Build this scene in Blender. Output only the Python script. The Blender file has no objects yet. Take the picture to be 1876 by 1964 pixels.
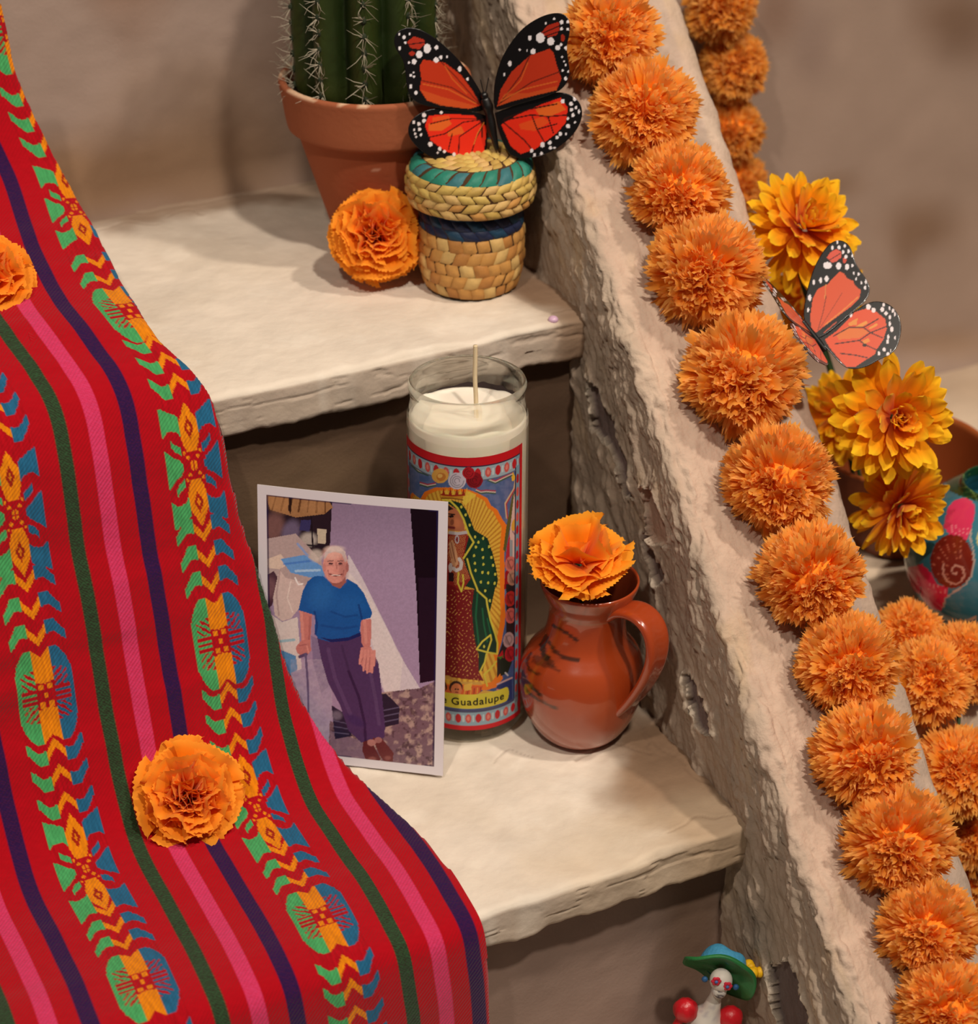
import bpy, bmesh, math, random
import numpy as np
from mathutils import Vector, Matrix, Quaternion, geometry

random.seed(7)
rng = np.random.default_rng(7)
SC = bpy.context.scene
COL = SC.collection

# ------------------------------------------------------------------ camera
YAW, PITCH, FPX = math.radians(27.5), math.radians(29.1), 4300.0
CAM = np.array([-0.4390, -0.8658, 0.6611])
FWDH = np.array([math.sin(YAW), math.cos(YAW), 0.0])
RIGHT = np.array([math.cos(YAW), -math.sin(YAW), 0.0])
FWD = FWDH * math.cos(PITCH) - np.array([0, 0, math.sin(PITCH)])
UP = np.cross(RIGHT, FWD)
cd = bpy.data.cameras.new('camera')
cam = bpy.data.objects.new('camera', cd)
COL.objects.link(cam)
cd.sensor_fit = 'HORIZONTAL'; cd.sensor_width = 36.0
cd.lens = FPX / 1876.0 * 36.0
cd.clip_start = 0.01; cd.clip_end = 50
cam.matrix_world = Matrix([[RIGHT[0], UP[0], -FWD[0], CAM[0]], [RIGHT[1], UP[1], -FWD[1], CAM[1]],
                           [RIGHT[2], UP[2], -FWD[2], CAM[2]], [0, 0, 0, 1]])
cd.dof.use_dof = True; cd.dof.focus_distance = 1.07; cd.dof.aperture_fstop = 9.0
SC.camera = cam

# ------------------------------------------------------------------ world, lamps, exposure
w = bpy.data.worlds.new('room_light'); SC.world = w; w.use_nodes = True
w.node_tree.nodes['Background'].inputs[0].default_value = (1.0, 0.90, 0.82, 1)
w.node_tree.nodes['Background'].inputs[1].default_value = 0.075

def lamp(name, az, el, dist, power, size, color):
    """gallery spot aimed at the steps; az from straight in front (-Y), + towards the right"""
    a, e = math.radians(az), math.radians(el)
    d = Vector((math.sin(a) * math.cos(e), -math.cos(a) * math.cos(e), math.sin(e)))
    L = bpy.data.lights.new(name, 'AREA'); L.shape = 'DISK'; L.size = size; L.energy = power; L.color = color
    o = bpy.data.objects.new(name, L); COL.objects.link(o)
    o.location = Vector((0.02, 0.0, 0.08)) + d * dist
    o.rotation_euler = d.to_track_quat('Z', 'Y').to_euler()
WARM = (1.0, 0.87, 0.735)
lamp('gallery_lamp', -3, 57, 2.2, 25.5, 0.10, WARM)
lamp('gallery_lamp', -46, 54, 2.3, 14, 0.09, WARM)
lamp('gallery_lamp', 40, 60, 2.2, 18, 0.11, WARM)
SC.view_settings.view_transform = 'Standard'; SC.view_settings.look = 'None'
SC.view_settings.gamma = 1.0; SC.view_settings.use_curve_mapping = False
SC.view_settings.exposure = 0.0

# ------------------------------------------------------------------ helpers
def lin(c):
    """sRGB 0-255 -> linear"""
    a = np.asarray(c, float) / 255.0
    return np.where(a <= 0.04045, a / 12.92, ((a + 0.055) / 1.055) ** 2.4)

def proj(P):
    d = np.asarray(P, float) - CAM
    z = d @ FWD
    return 938 + FPX * (d @ RIGHT) / z, 982 - FPX * (d @ UP) / z

def on(x, y, axis, val):
    r = FWD + RIGHT * (x - 938) / FPX - UP * (y - 982) / FPX
    i = 'xyz'.index(axis)
    return CAM + r * (val - CAM[i]) / r[i]

def hash3(i, j, k, seed):
    h = (i.astype(np.int64) * 73856093) ^ (j.astype(np.int64) * 19349663) ^ (k.astype(np.int64) * 83492791) ^ (seed * 2654435761)
    h = h & 0xffffffff
    h = ((h ^ (h >> 15)) * 0x2c1b3c6d) & 0xffffffff
    h = ((h ^ (h >> 12)) * 0x297a2d39) & 0xffffffff
    return ((h ^ (h >> 15)) & 0xffffff) / float(0xffffff)

def vnoise(x, y, z, seed=0):
    x, y, z = np.broadcast_arrays(x, y, z)
    xi, yi, zi = np.floor(x), np.floor(y), np.floor(z)
    fx, fy, fz = x - xi, y - yi, z - zi
    fx, fy, fz = [f * f * f * (f * (f * 6 - 15) + 10) for f in (fx, fy, fz)]
    r = 0
    for a in (0, 1):
        for b in (0, 1):
            for c in (0, 1):
                r = r + hash3(xi + a, yi + b, zi + c, seed) * (fx if a else 1 - fx) * (fy if b else 1 - fy) * (fz if c else 1 - fz)
    return r

def fbm(x, y, z=0.0, octaves=4, seed=0, ridged=False):
    s, a, t = 0, 1.0, 0
    for o in range(octaves):
        n = vnoise(x * 2 ** o, y * 2 ** o, z * 2 ** o, seed + o * 17)
        if ridged: n = 1 - np.abs(2 * n - 1)
        s = s + a * n; t += a; a *= 0.5
    return s / t

def sstep(a, b, x):
    t = np.clip((x - a) / (b - a), 0, 1)
    return t * t * (3 - 2 * t)

def seg_dist(X, Y, pts):
    d = np.full(np.shape(X), 1e9)
    for (ax, ay), (bx, by) in zip(pts[:-1], pts[1:]):
        vx, vy = bx - ax, by - ay
        t = np.clip(((X - ax) * vx + (Y - ay) * vy) / (vx * vx + vy * vy + 1e-12), 0, 1)
        d = np.minimum(d, np.hypot(X - ax - t * vx, Y - ay - t * vy))
    return d

def in_poly(X, Y, pts):
    m = np.zeros(np.shape(X), bool)
    n = len(pts)
    for i in range(n):
        x1, y1 = pts[i]; x2, y2 = pts[(i + 1) % n]
        if y1 == y2: continue
        c = (Y > min(y1, y2)) & (Y <= max(y1, y2))
        m ^= c & (X < x1 + (Y - y1) * (x2 - x1) / (y2 - y1))
    return m

class Paint:
    """flat colours on the points of a surface, X / Y being any 2-D coordinates of them"""
    def __init__(s, X, Y, base):
        s.X, s.Y = X, Y
        s.C = np.tile(lin(base), np.shape(X) + (1,)).astype(float)
    def fill(s, m, c, a=1.0):
        m = np.asarray(m, float) * a
        s.C = s.C * (1 - m[..., None]) + lin(c) * m[..., None]
    def poly(s, pts, c, a=1.0): s.fill(in_poly(s.X, s.Y, pts), c, a)
    def ell(s, x, y, rx, ry, c, rot=0, a=1.0, soft=0.0):
        ct, st = math.cos(rot), math.sin(rot)
        dx, dy = s.X - x, s.Y - y
        q = np.hypot((dx * ct + dy * st) / rx, (-dx * st + dy * ct) / ry)
        s.fill(q < 1 if not soft else 1 - sstep(1 - soft, 1 + soft, q), c, a)
    def line(s, pts, wd, c, a=1.0):
        d = seg_dist(s.X, s.Y, pts)
        s.fill(np.clip(wd / 2 - d + 0.5, 0, 1) if wd > 0.1 else d < wd / 2, c, a)
    def flat(s): return s.C.reshape(-1, 3)

def mesh(name, V, F, mat, parent=None, col=None, uv=None, smooth=True, loc=None, rot=None):
    me = bpy.data.meshes.new(name)
    V = np.asarray(V, float).reshape(-1, 3)
    me.from_pydata(V.tolist(), [], F.tolist() if isinstance(F, np.ndarray) else F)
    if col is not None:
        ca = me.color_attributes.new('col', 'FLOAT_COLOR', 'POINT')
        c4 = np.ones((len(V), 4), np.float32); c4[:, :3] = np.asarray(col).reshape(-1, 3)
        ca.data.foreach_set('color', c4.ravel())
    if uv is not None:
        ul = me.uv_layers.new(name='uv')
        li = np.empty(len(me.loops), np.int32); me.loops.foreach_get('vertex_index', li)
        ul.data.foreach_set('uv', np.asarray(uv, np.float32).reshape(-1, 2)[li].ravel())
    if smooth: me.polygons.foreach_set('use_smooth', [True] * len(me.polygons))
    me.materials.append(mat)
    me.update()
    o = bpy.data.objects.new(name, me); COL.objects.link(o)
    if parent is not None: o.parent = parent
    if loc is not None: o.location = loc
    if rot is not None: o.rotation_euler = rot
    return o

def share(src, name, parent, M=None):
    o = src.copy(); o.name = name; COL.objects.link(o); o.parent = parent
    if M is not None: o.matrix_local = M
    return o

def thing(name, label, cat, loc=(0, 0, 0), rot=(0, 0, 0), group=None):
    o = bpy.data.objects.new(name, None); COL.objects.link(o)
    o.empty_display_size = 0.01
    o.location = loc; o.rotation_euler = rot
    return tag(o, label, cat, group)

def tag(o, label, cat, group=None):
    o['label'] = label; o['category'] = cat
    if group: o['group'] = group
    return o

def struct(o): o['kind'] = 'structure'; return o

def grid_faces(nr, nc, close_c=False, off=0):
    r = np.arange(nr - 1)[:, None]; c = np.arange(nc if close_c else nc - 1)[None, :]
    c2 = (c + 1) % nc
    a = r * nc + c; b = r * nc + c2; d = (r + 1) * nc + c; e = (r + 1) * nc + c2
    return (np.stack([a, b, e, d], -1).reshape(-1, 4) + off)

def resample(pts, n):
    pts = np.asarray(pts, float)
    d = np.concatenate([[0], np.cumsum(np.linalg.norm(np.diff(pts, axis=0), axis=1))])
    s = np.linspace(0, d[-1], n)
    return np.stack([np.interp(s, d, pts[:, i]) for i in range(pts.shape[1])], 1)

def chaikin(pts, k=2):
    P = np.asarray(pts, float)
    for _ in range(k):
        Q = [P[0]]
        for a, b in zip(P[:-1], P[1:]): Q += [a * .75 + b * .25, a * .25 + b * .75]
        Q.append(P[-1]); P = np.array(Q)
    return P

def lathe(prof, n, shift=None):
    """profile [(r, z)] -> verts (rows x n), quads; shift(z) -> (dx, dy)"""
    prof = np.asarray(prof, float)
    a = np.linspace(0, 2 * math.pi, n, endpoint=False)
    V = np.empty((len(prof), n, 3))
    V[..., 0] = prof[:, 0:1] * np.cos(a); V[..., 1] = prof[:, 0:1] * np.sin(a); V[..., 2] = prof[:, 1:2]
    if shift:
        for i, (r, z) in enumerate(prof): V[i, :, :2] += shift(z)
    return V, grid_faces(len(prof), n, True)

def tube(pts, rad, n=8, cap=True):
    pts = np.asarray(pts, float); m = len(pts)
    rad = np.broadcast_to(rad, (m,))
    T = np.gradient(pts, axis=0); T /= np.linalg.norm(T, axis=1)[:, None] + 1e-12
    N = np.cross(T[0], [0.3, 0.5, 0.81]); N /= np.linalg.norm(N)
    V = []
    for i in range(m):
        N = N - T[i] * (N @ T[i]); N /= np.linalg.norm(N); B = np.cross(T[i], N)
        for k in range(n):
            a = 2 * math.pi * k / n
            V.append(pts[i] + rad[i] * (math.cos(a) * N + math.sin(a) * B))
    F = grid_faces(m, n, True).tolist()
    if cap: F += [list(range(n))[::-1], [(m - 1) * n + k for k in range(n)]]
    return np.array(V), F

def ball(c, r, nu=16, nv=10):
    c = np.asarray(c, float); r = np.broadcast_to(r, (3,))
    V = []
    for i in range(nv + 1):
        t = math.pi * i / nv
        for k in range(nu):
            a = 2 * math.pi * k / nu
            V.append(c + r * np.array([math.sin(t) * math.cos(a), math.sin(t) * math.sin(a), math.cos(t)]))
    return np.array(V), grid_faces(nv + 1, nu, True).tolist()

def join(parts):
    V, F, o = [], [], 0
    for v, f in parts:
        v = np.asarray(v).reshape(-1, 3)
        V.append(v); F += [[i + o for i in q] for q in (f.tolist() if isinstance(f, np.ndarray) else f)]; o += len(v)
    return np.concatenate(V), F

def basis(z, twist=0.0, up=(0, 0, 1)):
    """4x4 rotation whose local +Z is z"""
    z = Vector(z).normalized(); u = Vector(up)
    if abs(z.dot(u)) > 0.98: u = Vector((1, 0, 0))
    x = u.cross(z).normalized(); y = z.cross(x)
    M = Matrix((x, y, z)).transposed().to_4x4()
    return M @ Matrix.Rotation(twist, 4, 'Z')

# ------------------------------------------------------------------ materials
def material(name, color=None, rough=0.6, spec=0.3, bump=None, transl=0.0, sss=0.0, coat=0.0, mottled=0.0, mscale=60, metal=0.0, sheen=0.0):
    m = bpy.data.materials.new(name); m.use_nodes = True
    N, L = m.node_tree.nodes, m.node_tree.links
    p = N['Principled BSDF']
    p.inputs['Roughness'].default_value = rough
    p.inputs['Specular IOR Level'].default_value = spec
    p.inputs['Metallic'].default_value = metal
    p.inputs['Coat Weight'].default_value = coat
    p.inputs['Coat Roughness'].default_value = 0.04
    p.inputs['Sheen Weight'].default_value = sheen
    if sss:
        p.inputs['Subsurface Weight'].default_value = sss
        p.inputs['Subsurface Radius'].default_value = (0.006, 0.004, 0.003)
        p.inputs['Subsurface Scale'].default_value = 1.0
    if color is None:
        a = N.new('ShaderNodeAttribute'); a.attribute_name = 'col'; src = a.outputs['Color']
    else:
        a = N.new('ShaderNodeRGB'); a.outputs[0].default_value = (*lin(color), 1); src = a.outputs[0]
    tc = N.new('ShaderNodeTexCoord')
    if mottled:
        nz = N.new('ShaderNodeTexNoise'); nz.inputs['Scale'].default_value = mscale; nz.inputs['Detail'].default_value = 5
        L.new(tc.outputs['Object'], nz.inputs['Vector'])
        mr = N.new('ShaderNodeMapRange'); mr.inputs[1].default_value = .3; mr.inputs[2].default_value = .7
        mr.inputs[3].default_value = 1 - mottled; mr.inputs[4].default_value = 1 + mottled * .4
        L.new(nz.outputs['Fac'], mr.inputs[0])
        mx = N.new('ShaderNodeVectorMath'); mx.operation = 'SCALE'
        L.new(src, mx.inputs[0]); L.new(mr.outputs[0], mx.inputs['Scale']); src = mx.outputs[0]
    L.new(src, p.inputs['Base Color'])
    if bump:
        kind, scale, dist = bump
        if kind == 'voronoi':
            t = N.new('ShaderNodeTexVoronoi'); t.feature = 'SMOOTH_F1'; out = t.outputs['Distance']
        elif kind == 'twill':
            t = N.new('ShaderNodeTexWave'); t.wave_type = 'BANDS'; t.bands_direction = 'DIAGONAL'; t.inputs['Distortion'].default_value = .6
            out = t.outputs['Fac']
        else:
            t = N.new('ShaderNodeTexNoise'); t.inputs['Detail'].default_value = 6; out = t.outputs['Fac']
        t.inputs['Scale'].default_value = scale
        L.new(tc.outputs['UV' if kind == 'twill' else 'Object'], t.inputs['Vector'])
        b = N.new('ShaderNodeBump'); b.inputs['Strength'].default_value = 0.6; b.inputs['Distance'].default_value = dist
        L.new(out, b.inputs['Height']); L.new(b.outputs[0], p.inputs['Normal'])
    if transl:
        tr = N.new('ShaderNodeBsdfTranslucent'); L.new(src, tr.inputs['Color'])
        ms = N.new('ShaderNodeMixShader'); ms.inputs[0].default_value = transl
        L.new(p.outputs[0], ms.inputs[1]); L.new(tr.outputs[0], ms.inputs[2])
        L.new(ms.outputs[0], N['Material Output'].inputs[0])
    return m

M_PLASTER = material('painted_plaster', rough=0.85, spec=0.15, bump=('noise', 260, 0.0006), mottled=0.10, mscale=40)
M_STUCCO = material('rough_stucco', rough=0.9, spec=0.12, bump=('noise', 420, 0.0012), mottled=0.12, mscale=90)
M_WALL = material('sprayed_wall_paint', rough=0.85, spec=0.12, bump=('noise', 500, 0.0003), mottled=0.08, mscale=18)

# ================================================================== SETTING
XL = lambda y: 0.0886 + 0.086 * y           # left face of the sloping side wall
H = 0.188                                    # rise of one step
FRONT = {0: -0.147, 1: 0.049, 2: 0.287}      # front edges of the treads
RISER = {0: -0.130, 1: 0.060, 2: 0.300}

def tread(name, z, yf, yb, x0, x1, th, seed, nx, stains, cracks):
    """slab with a rounded, uneven plaster nose: a cross-section swept along X"""
    r = 0.0035
    sec = [(yb, z)] + [(yb + (yf + r - yb) * t, z) for t in np.linspace(0, 1, 250)[1:]]
    sec += [(yf + r - r * math.sin(a), z - r + r * math.cos(a)) for a in np.linspace(0, math.pi / 2, 6)[1:]]
    sec += [(yf, z - r - (th - 2 * r) * t) for t in np.linspace(0, 1, 22)[1:]]
    sec += [(yf + r - r * math.cos(a), z - th + r - r * math.sin(a)) for a in np.linspace(0, math.pi / 2, 5)[1:]]
    sec += [(yf + r + .04 * t, z - th) for t in np.linspace(0, 1, 8)[1:]]
    sec = np.array(sec); n = len(sec)
    X = np.linspace(0, 1, nx)
    Y = np.tile(sec[:, 0:1], (1, nx)); Z = np.tile(sec[:, 1:2], (1, nx))
    xe = np.minimum(x1(Y), 9)
    XX = x0 + (xe - x0) * X
    top = sstep(z - .002, z, Z) ; nose = 1 - sstep(yf + .004, yf + .03, Y)
    n1 = fbm(XX * 28, Y * 28, Z * 28, 4, seed); n2 = fbm(XX * 110, Y * 110, Z * 110, 3, seed + 5)
    low = (Z < z - th * .6)
    Z2 = Z + top * ((n1 - .5) * .0028 + (n2 - .5) * .0006) + low * (fbm(XX * 45, XX * 0, 0, 4, seed + 9) - .5) * .0065
    Y2 = Y + nose * ((n1 - .5) * .004 + (fbm(XX * 18, Z * 40, 0, 3, seed + 3) - .5) * .0030 * (Z < z - .003))
    edge = fbm(XX * 35, 0, 0, 3, seed + 2)
    Z2 -= nose * top * (edge - .4) * .0022
    # chipped plaster ledge on the front
    ridge = fbm(XX * 30, Z * 160, 3, 4, seed + 21, True)
    Y2 += (Z < z - .004) * nose * (sstep(.78, .84, ridge)) * .0006
    p = Paint(XX, Y, (226, 214, 198))
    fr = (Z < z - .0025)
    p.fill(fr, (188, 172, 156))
    p.fill(sstep(.45, .75, fbm(XX * 16, Y * 16, Z * 30, 4, seed + 31)) * .22, (196, 178, 152))
    p.fill(sstep(.62, .8, fbm(XX * 45, Y * 45, 2, 4, seed + 37)) * .25, (244, 236, 222))
    for (cx, cy, rx, ry, c, a) in stains:
        q = np.hypot((XX - cx) / rx, (Y - cy) / ry) + (fbm(XX * 30, Y * 30, 1, 3, seed + 41) - .5) * .8
        p.fill((1 - sstep(.45, 1.1, q)) * a, c)
    for pts, wd, dep in cracks:
        jx = XX + (fbm(XX * 70, Y * 70, 0, 2, 77) - .5) * .008; jy = Y + (fbm(XX * 70, Y * 70, 4, 2, 78) - .5) * .008
        d = seg_dist(jx, jy, pts)
        k = 1 - sstep(wd * .25, wd * .8, d)
        Z2 -= k * dep * .7 * top
        p.fill(k * .28 * top, (120, 96, 78))
        Z2 += top * (np.exp(-((d - wd * 1.8) / wd) ** 2)) * dep * .35
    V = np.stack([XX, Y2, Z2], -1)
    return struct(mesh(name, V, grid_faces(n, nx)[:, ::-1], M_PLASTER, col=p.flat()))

BR = (150, 118, 90)
tread('stair_tread', 0.0, FRONT[0], RISER[1] + .01, -.50, lambda y: XL(y) + .012, .0235, 11, 460,
      [(.080, -.11, .06, .08, (146, 118, 92), .95), (.075, .0, .05, .09, (132, 106, 84), .9), (.02, -.135, .09, .03, (205, 184, 156), .5),
       (.0, .05, .3, .03, (170, 145, 118), .6)],
      [([(.03, -.062), (.05, -.055), (.066, -.072), (.072, -.058)], .0012, .0007), ([(.062, -.02), (.072, -.05), (.080, -.14)], .0011, .0009),
       ([(-.01, -.045), (.003, -.04), (.012, -.052)], .0009, .0004), ([(.04, -.135), (.06, -.128), (.078, -.14)], .0011, .0005)])
tread('stair_tread', H, FRONT[1], RISER[2] + .01, -.50, lambda y: XL(y) + .012, .0235, 12, 480,
      [(.098, .075, .045, .06, (146, 118, 94), .95), (.09, .16, .04, .1, (140, 112, 90), .8), (-.02, .30, .3, .045, (152, 126, 104), .85),
       (.1, .05, .03, .02, (150, 126, 104), .7)],
      [([(-.16, .296), (-.09, .291), (-.06, .293), (-.02, .289), (.05, .291)], .0022, .0016), ([(-.10, .276), (-.075, .279), (-.06, .272)], .0014, .0009),
       ([(-.05, .278), (-.035, .282), (-.03, .272)], .0013, .0009), ([(.08, .06), (.1, .056)], .0012, .0006)])
tread('stair_tread', 2 * H, FRONT[2], .5, -.5, lambda y: XL(y) + .012, .0235, 13, 60, [], [])
tread('stair_tread', -H, -.335, RISER[0] + .01, -.5, lambda y: XL(y) + .012, .0235, 14, 60, [], [])

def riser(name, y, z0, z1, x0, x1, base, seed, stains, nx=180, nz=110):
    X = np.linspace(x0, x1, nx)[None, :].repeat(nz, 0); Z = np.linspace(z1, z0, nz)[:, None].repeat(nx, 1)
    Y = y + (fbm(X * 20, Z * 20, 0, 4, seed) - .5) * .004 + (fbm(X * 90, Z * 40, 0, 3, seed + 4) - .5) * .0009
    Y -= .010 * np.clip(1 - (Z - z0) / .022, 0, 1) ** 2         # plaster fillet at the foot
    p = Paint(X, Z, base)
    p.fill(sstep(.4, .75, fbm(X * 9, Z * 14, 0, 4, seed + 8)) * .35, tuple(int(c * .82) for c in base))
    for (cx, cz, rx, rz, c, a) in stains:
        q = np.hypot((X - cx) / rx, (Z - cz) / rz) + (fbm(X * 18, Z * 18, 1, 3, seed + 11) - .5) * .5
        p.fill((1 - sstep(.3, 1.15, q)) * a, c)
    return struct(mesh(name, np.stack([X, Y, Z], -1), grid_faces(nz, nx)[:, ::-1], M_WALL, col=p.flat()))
riser('stair_riser', RISER[2], H - .004, 2 * H - .012, -.5, XL(.3) + .02, (160, 140, 129), 21,
      [(-.06, H + .02, .16, .035, (140, 108, 78), .8), (-.055, .345, .035, .06, (132, 100, 80), .75), (.0, .22, .09, .06, (150, 124, 102), .6),
       (-.2, .36, .12, .05, (120, 95, 80), .8), (.06, .26, .05, .12, (132, 112, 100), .7)])
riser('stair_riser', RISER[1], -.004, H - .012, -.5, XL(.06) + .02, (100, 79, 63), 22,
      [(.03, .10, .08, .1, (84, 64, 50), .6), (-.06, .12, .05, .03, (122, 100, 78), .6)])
riser('stair_riser', RISER[0], -H - .004, -.012, -.5, XL(-.13) + .02, (150, 128, 116), 23,
      [(.06, -.06, .03, .1, (112, 88, 70), .7)])

# sloping side wall (the rail): cross-section in X swept down the slope
SW_N = 880
def side_wall():
    T = np.linspace(.38, -.40, SW_N)
    rows, cols, ucoord = [], [], []
    sec = []                                           # (f across 0..1, drop below top, kind)
    for t in .009 + .291 * np.linspace(1, 0, 190) ** 1.35: sec.append((0, t, 0))
    for a in np.linspace(0, math.pi / 2, 14)[1:]: sec.append(((1 - math.cos(a)) * .09, .009 * (1 - math.sin(a)), 1))
    for f in np.linspace(.09, .86, 96)[1:]: sec.append((f, -.0025 * math.sin((f - .09) / .77 * math.pi), 2))
    for a in np.linspace(0, math.pi / 2, 12)[1:]: sec.append((.86 + .14 * math.sin(a), .012 * (1 - math.cos(a)), 3))
    for t in np.linspace(.012, .30, 26)[1:]: sec.append((1, t, 4))
    sec = np.array(sec); n = len(sec)
    Yb = T[:, None].repeat(n, 1); f = sec[:, 0][None].repeat(SW_N, 0); dr = sec[:, 1][None].repeat(SW_N, 0); k = sec[:, 2][None].repeat(SW_N, 0)
    zt = (.195 + .91 * Yb) * (1 - f) + (.179 + 1.01 * Yb) * f
    X = XL(Yb) + .10 * f; Z = zt - dr
    # outward normals, roughly
    ang = np.where(k == 0, 0, np.where(k == 1, f / .09 * .5 * math.pi, np.where(k == 2, math.pi / 2, np.where(k == 3, math.pi / 2 + (f - .86) / .14 * math.pi / 2, math.pi))))
    nx, nu = -np.cos(ang), np.sin(ang)
    ny, nz = -.69 * nu, .72 * nu
    s = Yb * 1.37; u = f * .1 - dr                     # surface coordinates in metres
    wx = u + (fbm(s * 40, u * 40, 0, 3, 61) - .5) * .02
    fine = .4 * fbm(wx * 260, s * 120, 0, 4, 62, True) + .6 * fbm(wx * 330, s * 150, 3, 3, 162)       # lapping scales of stucco, longer down the slope
    mid = fbm(u * 75, s * 60, 0, 4, 63)
    left = k <= 1
    amp = np.where(left, .0046 - .0030 * sstep(.02, .10, dr), .0022)
    d = (fine - .55) * amp + (mid - .5) * .0030
    lump = sstep(.5, .75, fbm(u * 70, s * 60, 5, 4, 64))
    d += np.where(left, lump * .0026, lump * .0008)
    px, py = proj(np.stack([X, Yb, Z], -1))
    p = Paint(px, py, (198, 174, 155))
    edge_n = (fbm(s * 60, u * 60, 9, 4, 65) - .5)
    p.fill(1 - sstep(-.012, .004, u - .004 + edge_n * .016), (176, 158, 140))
    p.fill(sstep(.55, .8, fbm(u * 26, s * 18, 3, 4, 66)) * .4, (214, 194, 172))
    p.fill(sstep(.6, .8, fbm(u * 34, s * 26, 8, 4, 67)) * .35, (196, 168, 128))
    p.fill((k == 2) * sstep(.35, .85, f) * .6, (184, 164, 150))
    p.fill((k == 4) * 1.0, (160, 140, 125))
    z7 = lambda pts: [(1000 + x * .4686, 480 + y * .4686) for x, y in pts]
    jx = px + (fbm(s * 150, u * 150, 0, 3, 68) - .5) * 14; jy = py + (fbm(s * 150, u * 150, 7, 3, 69) - .5) * 14
    for q, c in [(z7([(278, 520), (312, 555), (382, 700), (392, 780), (432, 850), (472, 1010), (428, 1012), (403, 900), (340, 772), (296, 730)]), (122, 106, 102)),
                 (z7([(490, 1150), (525, 1170), (572, 1290), (592, 1352), (560, 1368), (512, 1260)]), (122, 104, 98)),
                 (z7([(672, 1728), (722, 1790), (772, 1900), (792, 1975), (742, 1975), (690, 1850)]), (124, 108, 104)),
                 (z7([(498, 960), (548, 990), (612, 1180), (598, 1215), (530, 1180)]), (178, 150, 132)),
                 ([(1478, 1850), (1520, 1840), (1560, 1964), (1500, 1990)], (112, 98, 94))]:
        m = in_poly(jx, jy, q) & (k <= 1)
        dist = seg_dist(jx, jy, q + [q[0]])
        p.fill(m, c)
        p.fill((~m) * (k <= 1) * (1 - sstep(1.5, 6, dist)) * .8, (222, 208, 188))
        d = np.where(m, -.0022 + (mid - .5) * .002, d)
        d += (~m) * (k <= 1) * (1 - sstep(1, 7, dist)) * .0012
    # grey-brown paint wash beside the treads, deep shade put into its colour
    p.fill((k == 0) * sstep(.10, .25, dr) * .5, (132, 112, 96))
    # pinholes
    pits = hash3(np.floor(s * 620), np.floor(u * 620), np.zeros_like(s), 5)
    zone = sstep(.5, .62, fbm(s * 14, u * 22, 4, 3, 70))
    pit = (pits > .991) * zone * (k == 2) * (Yb < -.10)
    p.fill(pit * .85, (70, 62, 64))
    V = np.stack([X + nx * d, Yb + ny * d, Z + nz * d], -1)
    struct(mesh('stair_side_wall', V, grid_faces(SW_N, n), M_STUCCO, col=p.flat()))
side_wall()

def right_side():
    nx, nz = 150, 130                                   # wall behind the ledge on the right
    X = np.linspace(.16, .95, nx)[None].repeat(nz, 0); Z = np.linspace(.75, -.01, nz)[:, None].repeat(nx, 1)
    Y = .228 + (fbm(X * 12, Z * 12, 0, 4, 81) - .5) * .004 - .012 * np.clip(1 - Z / .022, 0, 1) ** 2
    px, py = proj(np.stack([X, Y, Z], -1))
    p = Paint(px, py, (160, 138, 124))
    n = (fbm(X * 14, Z * 14, 0, 3, 82) - .5)
    def st(x, y, rx, ry, c, a):
        p.fill((1 - sstep(.1, 1.15, np.hypot((px - x) / rx, (py - y) / ry) + n * .5)) * a, c)
    st(1770, 440, 95, 75, (122, 94, 72), .75); st(1735, 480, 40, 70, (122, 94, 72), .5); st(1600, 355, 70, 40, (140, 112, 90), .6)
    st(1835, 40, 120, 110, (112, 86, 68), .8); st(1560, 90, 50, 110, (138, 116, 106), .5); st(1485, 20, 60, 90, (128, 100, 84), .7)
    st(1820, 660, 160, 40, (150, 122, 98), .7); st(1700, 620, 80, 60, (158, 132, 112), .5)
    p.fill(np.clip(1.2 - seg_dist(px, py, [(1726, 606), (1742, 602), (1764, 598)]) / 3, 0, 1) * .8, (84, 68, 58))
    p.fill(np.clip(1.2 - np.hypot(px - 1818, py - 690) / 5, 0, 1), (230, 220, 210))
    struct(mesh('wall_right', np.stack([X, Y, Z], -1), grid_faces(nz, nx)[:, ::-1], M_WALL, col=p.flat()))
    Xf = np.linspace(.15, .95, 140)[None].repeat(90, 0)
    sec = [(.24 - (.24 + .113) * t, 0) for t in np.linspace(0, 1, 70)] + [(-.116, -.001), (-.118, -.004)] + [(-.118, -.004 - .28 * t) for t in np.linspace(0, 1, 19)[1:]]
    sec = np.array(sec); Yf = sec[:, 0:1].repeat(140, 1); Zf = sec[:, 1:2].repeat(140, 1)
    Zf = Zf + (Zf > -.002) * (fbm(Xf * 25, Yf * 25, 0, 4, 83) - .5) * .003
    p = Paint(Xf, Yf, (216, 196, 172))
    p.fill(sstep(.45, .75, fbm(Xf * 16, Yf * 16, 0, 4, 84)) * .3, (180, 156, 130))
    p.fill((1 - sstep(.02, .09, .228 - Yf)) * .5, (164, 138, 114))
    struct(mesh('side_ledge', np.stack([Xf, Yf, Zf], -1), grid_faces(90, 140)[:, ::-1], M_PLASTER, col=p.flat()))
right_side()

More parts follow.
